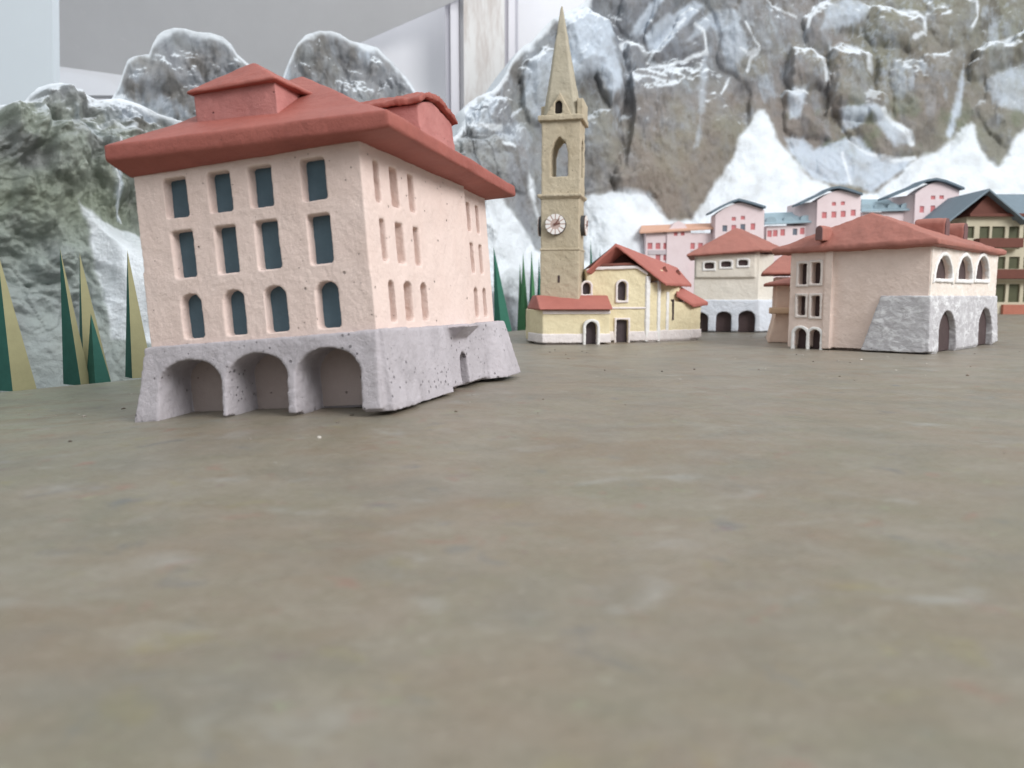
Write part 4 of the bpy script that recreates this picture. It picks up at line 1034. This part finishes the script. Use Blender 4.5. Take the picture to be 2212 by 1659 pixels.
    def clock(F):
        def disc(r, y0, y1, n=32):
            mm = MB(); mm.ext(F, [(r * math.cos(2 * math.pi * i / n), r * math.sin(2 * math.pi * i / n)) for i in range(n)], y0, y1); return mm
        ck = B('clock', disc(R0, -.045, .02), cr)
        B('clock_face', disc(R0 - .004, -.054, -.044), cc, par=ck)
        mm = MB()
        for k in range(12):
            a0 = math.pi / 2 - math.pi * 2 * k / 12 - math.pi / 12 + .0; hw = math.pi / 12 - .065
            pts = [(.064 * math.cos(a0 - hw * .8), .064 * math.sin(a0 - hw * .8)), (.124 * math.cos(a0 - hw), .124 * math.sin(a0 - hw)), (.127 * math.cos(a0), .127 * math.sin(a0)), (.124 * math.cos(a0 + hw), .124 * math.sin(a0 + hw)), (.064 * math.cos(a0 + hw * .8), .064 * math.sin(a0 + hw * .8))]
            mm.ext(F, pts, -.060, -.052)
        B('clock_segments', mm, cw, par=ck)
        for ang, ln, wd in ((math.radians(52), .085, .010), (math.radians(12), .060, .013)):
            mm = MB(); ca_, sa_ = math.cos(ang), math.sin(ang)
            mm.ext(F, [(-sa_ * wd - ca_ * .02, ca_ * wd - sa_ * .02), (sa_ * wd - ca_ * .02, -ca_ * wd - sa_ * .02), (ca_ * ln + sa_ * wd * .4, sa_ * ln - ca_ * wd * .4), (ca_ * ln - sa_ * wd * .4, sa_ * ln + ca_ * wd * .4)], -.068, -.060)
            B('clock_hand', mm, chd, par=ck)
    clock(FT @ Matrix.Translation((c0[0], 0, c0[1])))
    clock(FT @ Matrix.Translation((wt + .012, dt / 2, c0[1])) @ Matrix.Rotation(math.pi / 2, 4, 'Z'))
    clock(FT @ Matrix.Translation((0, dt / 2, c0[1])) @ Matrix.Rotation(-math.pi / 2, 4, 'Z'))
church()

# ================================================================== CHALET
def chalet():
    D = 16.0; Zc = lambda x, y: (1981.6 + .2112 * x, 368.7 + .2112 * y)
    g = W(2185, 678, D); F = frame(g.x, D, 0, -2); z0 = float(gz(g.x, D))
    root = thing('chalet', 'cream and brown chalet with balconies and slate-blue gable roof, cut off by the right edge', 'model house', F @ Matrix.Translation((0, 0, z0)))
    RM = F @ Matrix.Translation((0, 0, z0))
    def P(x, y, yy=0.): return on(F, *Zc(x, y), yy)
    cream = plaster('cream_plaster', (194, 187, 166), (184, 176, 154), pits=.1); brown = flatpaint('red_brown_wood', (104, 62, 52), .65, .08); olive = flatpaint('olive_glass', (80, 82, 60), .5, .12)
    slate = flatpaint('slate_blue_roof', (116, 130, 140), .7, .06)
    x0 = P(500, 600)[0]; x1 = x0 + 2.5; zt = P(700, 470)[1]
    def Bc(n, m, mat, par=root, **k): return build(n, m, mat, par, M=RM, **k)
    rows = ((570, 690), (880, 1005), (1160, 1345)); cols = ((515, 578), (640, 735), (768, 895), (940, 1040), (1090, 1170), (1215, 1300), (1350, 1440))
    cut = MB(); ws = []
    for (y0, y1) in rows:
        for (a, b) in cols:
            q = onr(F, *Zc(a, y0), *Zc(b, y1)); p = rect(q[0], q[1], q[2], q[3]); ws.append(p); cut.ext(F, p, -.1, .06)
    m = MB(); m.box(F, x0, x1, 0, 1.8, z0, zt); Bc('wall', m, cream, cut=cut, bevel=.004)
    for p in ws:
        m = MB(); m.ext(F, shrink(p, .005), .045, .07); Bc('window', m, olive)
    ap = P(740, 180, -.25); le = P(318, 512, -.25)
    ar = (ap[0] + (ap[0] - le[0]) * 1.05, le[1] - .02)
    gt = P(740, 240, -.05)
    m = MB(); m.ext(F, [(x0 - .02, zt - .0), (ar[0] - .22, zt), (gt[0], gt[1] + .02)], -.05, 1.7); Bc('gable', m, brown)
    m = MB(); m.box(F, P(520, 480, -.05)[0], P(1085, 450, -.05)[0], -.12, -.04, P(900, 470, -.05)[1], P(900, 440, -.05)[1]); Bc('beam', m, brown)
    m = MB(); th = .05
    for s0, s1 in ((le, ap), (ap, ar)):
        m.hull([F @ Vector((q[0], y, q[1] - dz)) for q in (s0, s1) for y in (-.25, 1.9) for dz in (0, th)])
    Bc('roof', m, slate, bevel=.01)
    # cross roof running to the right
    m = MB(); m.hull([F @ Vector(p) for p in ((ap[0], .6, ap[1] - .005), (ap[0] + 3, .6, ap[1] - .02), (ar[0] - .1, -.16, ar[1] + .05), (ap[0] + 3, -.16, ar[1] + .05), (ap[0] + 3, 1.6, ar[1]), (ap[0], 1.6, ar[1]))]); Bc('side_roof', m, slate)
    for (xa, xb, ya, yb) in ((640, 1085, 690, 800), (560, 1500, 1008, 1120)):
        q = onr(F, *Zc(xa, ya), *Zc(xb, yb), -.22); m = MB(); m.box(F, q[0], q[1], -.22, .02, q[2] + .03, q[3]); Bc('balcony', m, brown, bevel=.006)
        m = MB(); m.box(F, q[0] + .04, q[1] - .04, -.16, .02, q[2] - .0, q[2] + .028); Bc('balcony_floor', m, cream)
    q = P(875, 1370, -.06); m = MB(); m.box(F, q[0], x1, -.08, .1, z0 - .02, q[1]); Bc('plinth', m, flatpaint('salmon_plinth', (170, 108, 90), .7, .08), bevel=.006)
chalet()

# ================================================================== HOTEL COMPLEX
def hotel():
    Z6 = lambda x, y: (1364.1 + .33333 * x, 368.7 + .33333 * y)
    D = 17.6
    F = frame(0, D, 0, 0); zb = -.04
    o0 = W(*Z6(600, 560), D)
    RM = Matrix.Translation((o0.x, D, zb)); root = thing('hotel', 'long pink hotel with three arched blue-roofed towers and an orange-roofed wing, under the snow slopes', 'model hotel', RM)
    pk = plaster('pale_pink_plaster', (226, 210, 212), (220, 202, 204), pits=0, bump=.6); gy = plaster('pink_grey_plaster', (196, 186, 190), pits=0, bump=.6)
    rose = flatpaint('rose_shutter', (196, 120, 122), .7, .06); dk = flatpaint('grey_blue_shutter', (104, 112, 124), .6, .08)
    blue = flatpaint('teal_blue_roof', (148, 168, 178), .6, .07); blued = flatpaint('dark_blue_roof', (96, 112, 124), .6, .07); orng = flatpaint('orange_roof', (208, 164, 142), .7, .06)
    def P(x, y, yy=0.): return on(F, *Z6(x, y), yy)
    def Bh(n, m, mat, par=root, **k): return build(n, m, mat, par, M=RM, **k)
    def block(x0, x1, ytop, yf, dep, wins, mat=pk, poly=None, size=(30, 40)):
        cut = MB(); ps = []
        for (cx, cy, dark, *k) in wins:
            sx, sy = (size if not k else k[0]); q = onr(F, *Z6(cx - sx / 2, cy - sy / 2), *Z6(cx + sx / 2, cy + sy / 2), yf); p = rect(*q); ps.append((p, dark)); cut.ext(F, p, yf - .1, yf + .035)
        m = MB()
        a, b, t = P(x0, 400, yf)[0], P(x1, 400, yf)[0], P(x0, ytop, yf)[1]
        if poly: m.ext(F, [(a, zb), (b, zb)] + [P(x, y, yf) for x, y in poly], yf, yf + dep)
        else: m.box(F, a, b, yf, yf + dep, zb, t)
        wl_ = Bh('wall', m, mat, cut=cut if wins else None)
        for p, dark in ps:
            m = MB(); m.ext(F, shrink(p, .003), yf + .02, yf + .045); Bh('window', m, dk if dark else rose, par=wl_)
        return a, b, t
    # orange wing
    xs = (120, 172, 222, 335, 395, 447, 500)
    w1 = [(x, 488, False) for x in xs] + [(285, 480, True, (28, 42))] + [(x, 562, x == 330) for x in (172, 222, 285, 330)] + [(x, 640, True) for x in (285, 330)] + [(287, 410, False, (24, 24)), (332, 408, False, (24, 24))]
    block(95, 560, 405, 0, 1.2, w1[:-2])
    block(228, 385, 340, -.04, .5, [w1[-2], w1[-1]] , poly=[(385, 385), (365, 378), (345, 345), (308, 326), (280, 335), (255, 368), (232, 385)])
    m = MB(); a = P(55, 408, -.12); b = P(545, 380, -.12); c = P(65, 355, .35); d = P(560, 338, .35)
    m.hull([F @ Vector(p) for p in ((a[0], -.12, a[1]), (b[0], -.12, b[1]), (a[0], -.12, a[1] + .04), (b[0], -.12, b[1] + .04), (c[0], .35, c[1]), (d[0], .35, d[1]), (c[0], .8, c[1] - .1), (d[0], .8, d[1] - .1))])
    Bh('roof', m, orng, bevel=.008)
    m = MB(); q0 = P(110, 515, -.02); q1 = P(560, 505, -.02); m.box(F, q0[0], q1[0], -.02, .02, P(300, 543, -.02)[1], P(300, 515, -.02)[1]); Bh('grey_band', m, gy)
    def tower(xa, xb, side, ybase_l, ybase_r, top, wins, yf, lx, rx, ly, ry):
        xm = (xa + xb) / 2
        poly = [(xb, ybase_r)] + [(xb + (xa - xb) * t, top[1] + 14 + (ybase_r + (ybase_l - ybase_r) * t - top[1] - 14) * abs(2 * t - 1) ** 1.4) for t in (.15, .3, .45, .55, .7, .85)] + [(xa, ybase_l)]
        block(xa, xb, 300, yf, .4, wins, poly=poly)
        if side:
            m = MB(); a = P(side, ybase_l + 10, yf)[0]; b = P(xa + 3, 300, yf)[0]; t = P(side, ybase_l + 12, yf + .15)[1]
            m.plan(F, [(a, yf + .5), (b, yf + .01), (b, yf + 1.0), (a, yf + 1.0)], [(a, yf + .5), (b, yf + .01), (b, yf + 1.0), (a, yf + 1.0)], zb, t); Bh('wall', m, pk)
        # curved roof board
        m = MB(); N_ = 8; pts = []
        for i in range(N_ + 1):
            t = i / N_; x = lx + (rx - lx) * t
            yv = top[1] + (((ly if t < .5 else ry) - top[1]) * abs((x - top[0]) / ((top[0] - lx) if x < top[0] else (rx - top[0]))) ** 1.18)
            pts.append(P(x, yv, yf - .12))
        for i in range(N_):
            m.hull([F @ Vector((p[0], y, p[1] + dz)) for p in pts[i:i + 2] for y in (yf - .12, yf + .40) for dz in (0, .045)])
        Bh('roof', m, blued if True else blue)
    tower(545, 862, None, 285, 255, (690, 192), [(663, 312, False, (26, 24)), (722, 305, False, (26, 24)), (605, 374, True), (663, 372, False), (722, 366, True), (787, 362, False, (28, 42))], -.25, 520, 872, 278, 243)
    tower(1205, 1488, 1112, 192, 162, (1350, 112), [(1312, 215, False, (26, 24)), (1370, 211, False, (26, 24)), (1250, 288, False), (1312, 284, False), (1372, 280, False), (1437, 273, False)], -.25, 1095, 1500, 222, 158)
    tower(1840, 2125, 1762, 148, 128, (1990, 58), [(1955, 174, False, (28, 24)), (2010, 172, False, (28, 24)), (1882, 250, False, (26, 42)), (1953, 247, False, (28, 42)), (2010, 244, True, (28, 42)), (2085, 240, True, (26, 42)), (1955, 312, False), (2010, 312, False)], -.25, 1668, 2160, 180, 122)
    # linking wings
    block(875, 1200, 358, 0, 1.0, [(895, 408, False, (28, 42)), (932, 405, False, (28, 42)), (980, 400, False, (28, 42)), (1060, 396, True, (28, 42)), (1107, 391, False, (28, 42)), (1157, 386, False, (28, 42))])
    block(1490, 1840, 268, 0, 1.0, [(1560, 330, False), (1640, 330, False)])
    for (xa, ya, xb, yb, xc, yc, xd, yd, n) in ((862, 352, 1198, 335, 862, 275, 1165, 262, 3), (1490, 268, 1835, 258, 1492, 185, 1800, 186, 4)):
        a = P(xa, ya, -.12); b = P(xb, yb, -.12); c = P(xc, yc, .4); d = P(xd, yd, .4)
        m = MB(); m.hull([F @ Vector(p) for p in ((a[0], -.12, a[1]), (b[0], -.12, b[1]), (a[0], -.12, a[1] + .03), (b[0], -.12, b[1] + .03), (c[0], .4, c[1]), (d[0], .4, d[1]), (c[0], .9, c[1] - .2), (d[0], .9, d[1] - .2))])
        rf = Bh('roof', m, blue, bevel=.006)
        for i in range(n):
            t = (i + .45) / n; x = a[0] + (b[0] - a[0]) * t; z = (a[1] + (b[1] - a[1]) * t) + .10
            m = MB(); Fd = F @ Matrix.Translation((x, -.02, z)); m.ext(Fd, arch(-.11, .11, -.05, .075, .075, 8), -.03, .3); dmr = Bh('dormer', m, blue, par=rf)
    block(2120, 2190, 205, .3, .5, [], mat=flatpaint('rose_wall', (214, 170, 176), .8, .04))
hotel()

# ================================================================== TREES
def tree(tip, L, Sx, Rr, D, dcol, lcol, label, zb=None, group='cut-wood conifers along the board edge'):
    """thin four-sided wooden spike: tip pixel, base left / front edge / right pixels at depth D"""
    t = W(*tip, D); a = W(*L, D + .03); s_ = W(*Sx, D - .10); b = W(*Rr, D + .03)
    z = zb if zb is not None else min(a.z, b.z)
    for q in (a, s_, b): q.z = z
    bk = (a + b) / 2 + Vector((0, .16, 0)); bk.z = z
    me = bpy.data.meshes.new('conifer')
    me.from_pydata([t, a, s_, b, bk], [], [(0, 1, 2), (0, 2, 3), (0, 3, 4), (0, 4, 1), (4, 3, 2, 1)]); me.update()
    ctr = (a + b) / 2; ctr.z = z
    o = bpy.data.objects.new('conifer_tree', me); S.collection.objects.link(o)
    me.transform(Matrix.Translation(-ctr)); o.location = ctr
    for m in (dcol, lcol): me.materials.append(m)
    for i, p in enumerate(me.polygons): p.material_index = [0, 1, 1, 0, 0][i]
    tag(o, label, 'tree', group); return o
DG = flatpaint('dark_green_paint', (44, 92, 82), .7, .12); TN = flatpaint('khaki_tan_paint', (150, 146, 112), .75, .07)
GG = flatpaint('grass_green_paint', (74, 124, 84), .7, .10); BG = flatpaint('blue_green_paint', (52, 108, 90), .7, .10); GY = flatpaint('grey_green_paint', (112, 140, 128), .7, .08)
tree((-6, 540), (-40, 850), (28, 850), (80, 844), 6.3, DG, TN, 'khaki and dark green wooden spike tree cut off by the left edge', -.16)
tree((129, 534), (137, 834), (175, 834), (196, 830), 6.7, DG, TN, 'tall narrow spike tree with a broad dark green face, second from the left edge', -.16)
tree((172, 547), (172, 830), (182, 830), (240, 826), 6.95, DG, TN, 'khaki spike tree overlapping the small all-green one', -.16)
tree((196, 677), (186, 830), (206, 830), (241, 828), 6.72, DG, DG, 'small all dark green spike tree in front of a khaki one', -.16)
tree((275, 540), (271, 824), (286, 824), (332, 820), 7.3, DG, TN, 'khaki spike tree with thin dark edge beside the big peach house', -.16)
tree((1066, 532), (1068, 722), (1084, 722), (1108, 721), 14.3, BG, BG, 'blue-green spike tree just right of the big peach house', -.12)
tree((1123, 567), (1117, 716), (1124, 716), (1134, 716), 14.9, GG, GG, 'short grass-green spike tree, leftmost by the tower', -.1)
tree((1130, 546), (1121, 716), (1133, 716), (1145, 716), 14.8, GG, GG, 'grass-green spike tree in the pair left of the tower', -.1)
tree((1148, 541), (1140, 717), (1149, 717), (1163, 717), 14.6, BG, GG, 'taller two-tone green spike tree touching the left side of the tower', -.1)
tree((1164, 557), (1157, 717), (1165, 717), (1176, 717), 14.7, DG, BG, 'dark green spike tree mostly hidden behind the tower', -.1)
tree((1276, 518), (1268, 716), (1277, 716), (1290, 716), 15.2, GY, BG, 'pale grey-green spike tree just right of the tower', -.1)
tree((1296, 534), (1290, 716), (1297, 716), (1306, 716), 15.3, GY, BG, 'short grey-green spike tree tip above the church gable', -.1)
tree((1654, 500), (1645, 560), (1654, 560), (1664, 560), 17.1, DG, DG, 'tiny dark green spike tree between two hotel towers', .0)

# ================================================================== CRUMBS
def crumbs():
    bm = bmesh.new(); rr = random.Random(5)
    spots = [(180, 870), (265, 857), (540, 952), (150, 930), (730, 925), (690, 952), (985, 905), (60, 860), (1430, 805), (1500, 800), (1640, 800), (2090, 812), (1935, 800), (1810, 780)]
    for i in range(150):
        if i < len(spots): p = G(*spots[i]); r = rr.uniform(.006, .011)
        else:
            x = rr.uniform(-3, 7); y = rr.uniform(2.6, 12); p = Vector((x, y, 0)); r = rr.uniform(.002, .006) * (1 + .08 * y)
            if x < xl(y) + .1: continue
        z = float(gz(p.x, p.y)) + float(gznoise(np.array([p.x]), np.array([p.y]))[0])
        m = Matrix.Translation((p.x, p.y, z + r * .3)) @ Matrix.Rotation(rr.uniform(0, 6), 4, 'Z') @ Matrix.Diagonal((r * rr.uniform(.8, 1.8), r, r * .6, 1))
        bmesh.ops.create_icosphere(bm, subdivisions=1, radius=1, matrix=m)
    for v in bm.verts: v.co += Vector((rr.uniform(-1, 1), rr.uniform(-1, 1), rr.uniform(-1, 1))) * .0012
    me = bpy.data.meshes.new('crumbs'); bm.to_mesh(me); bm.free()
    t = NT('plaster_crumb'); ni = t.n('ShaderNodeNewGeometry')
    t.l(t.ramp(ni.outputs['Random Per Island'], [(0, lin(60, 52, 46)), (.45, lin(110, 96, 82)), (.7, lin(210, 204, 196)), (1, lin(90, 78, 66))]), t.b.inputs['Base Color']); t.b.inputs['Roughness'].default_value = .9
    me.materials.append(t.m)
    o = bpy.data.objects.new('crumbs', me); S.collection.objects.link(o)
    tag(o, 'tiny plaster crumbs and grit strewn over the painted board', 'crumbs', kind='stuff')
crumbs()
print('objects', len(bpy.data.objects))
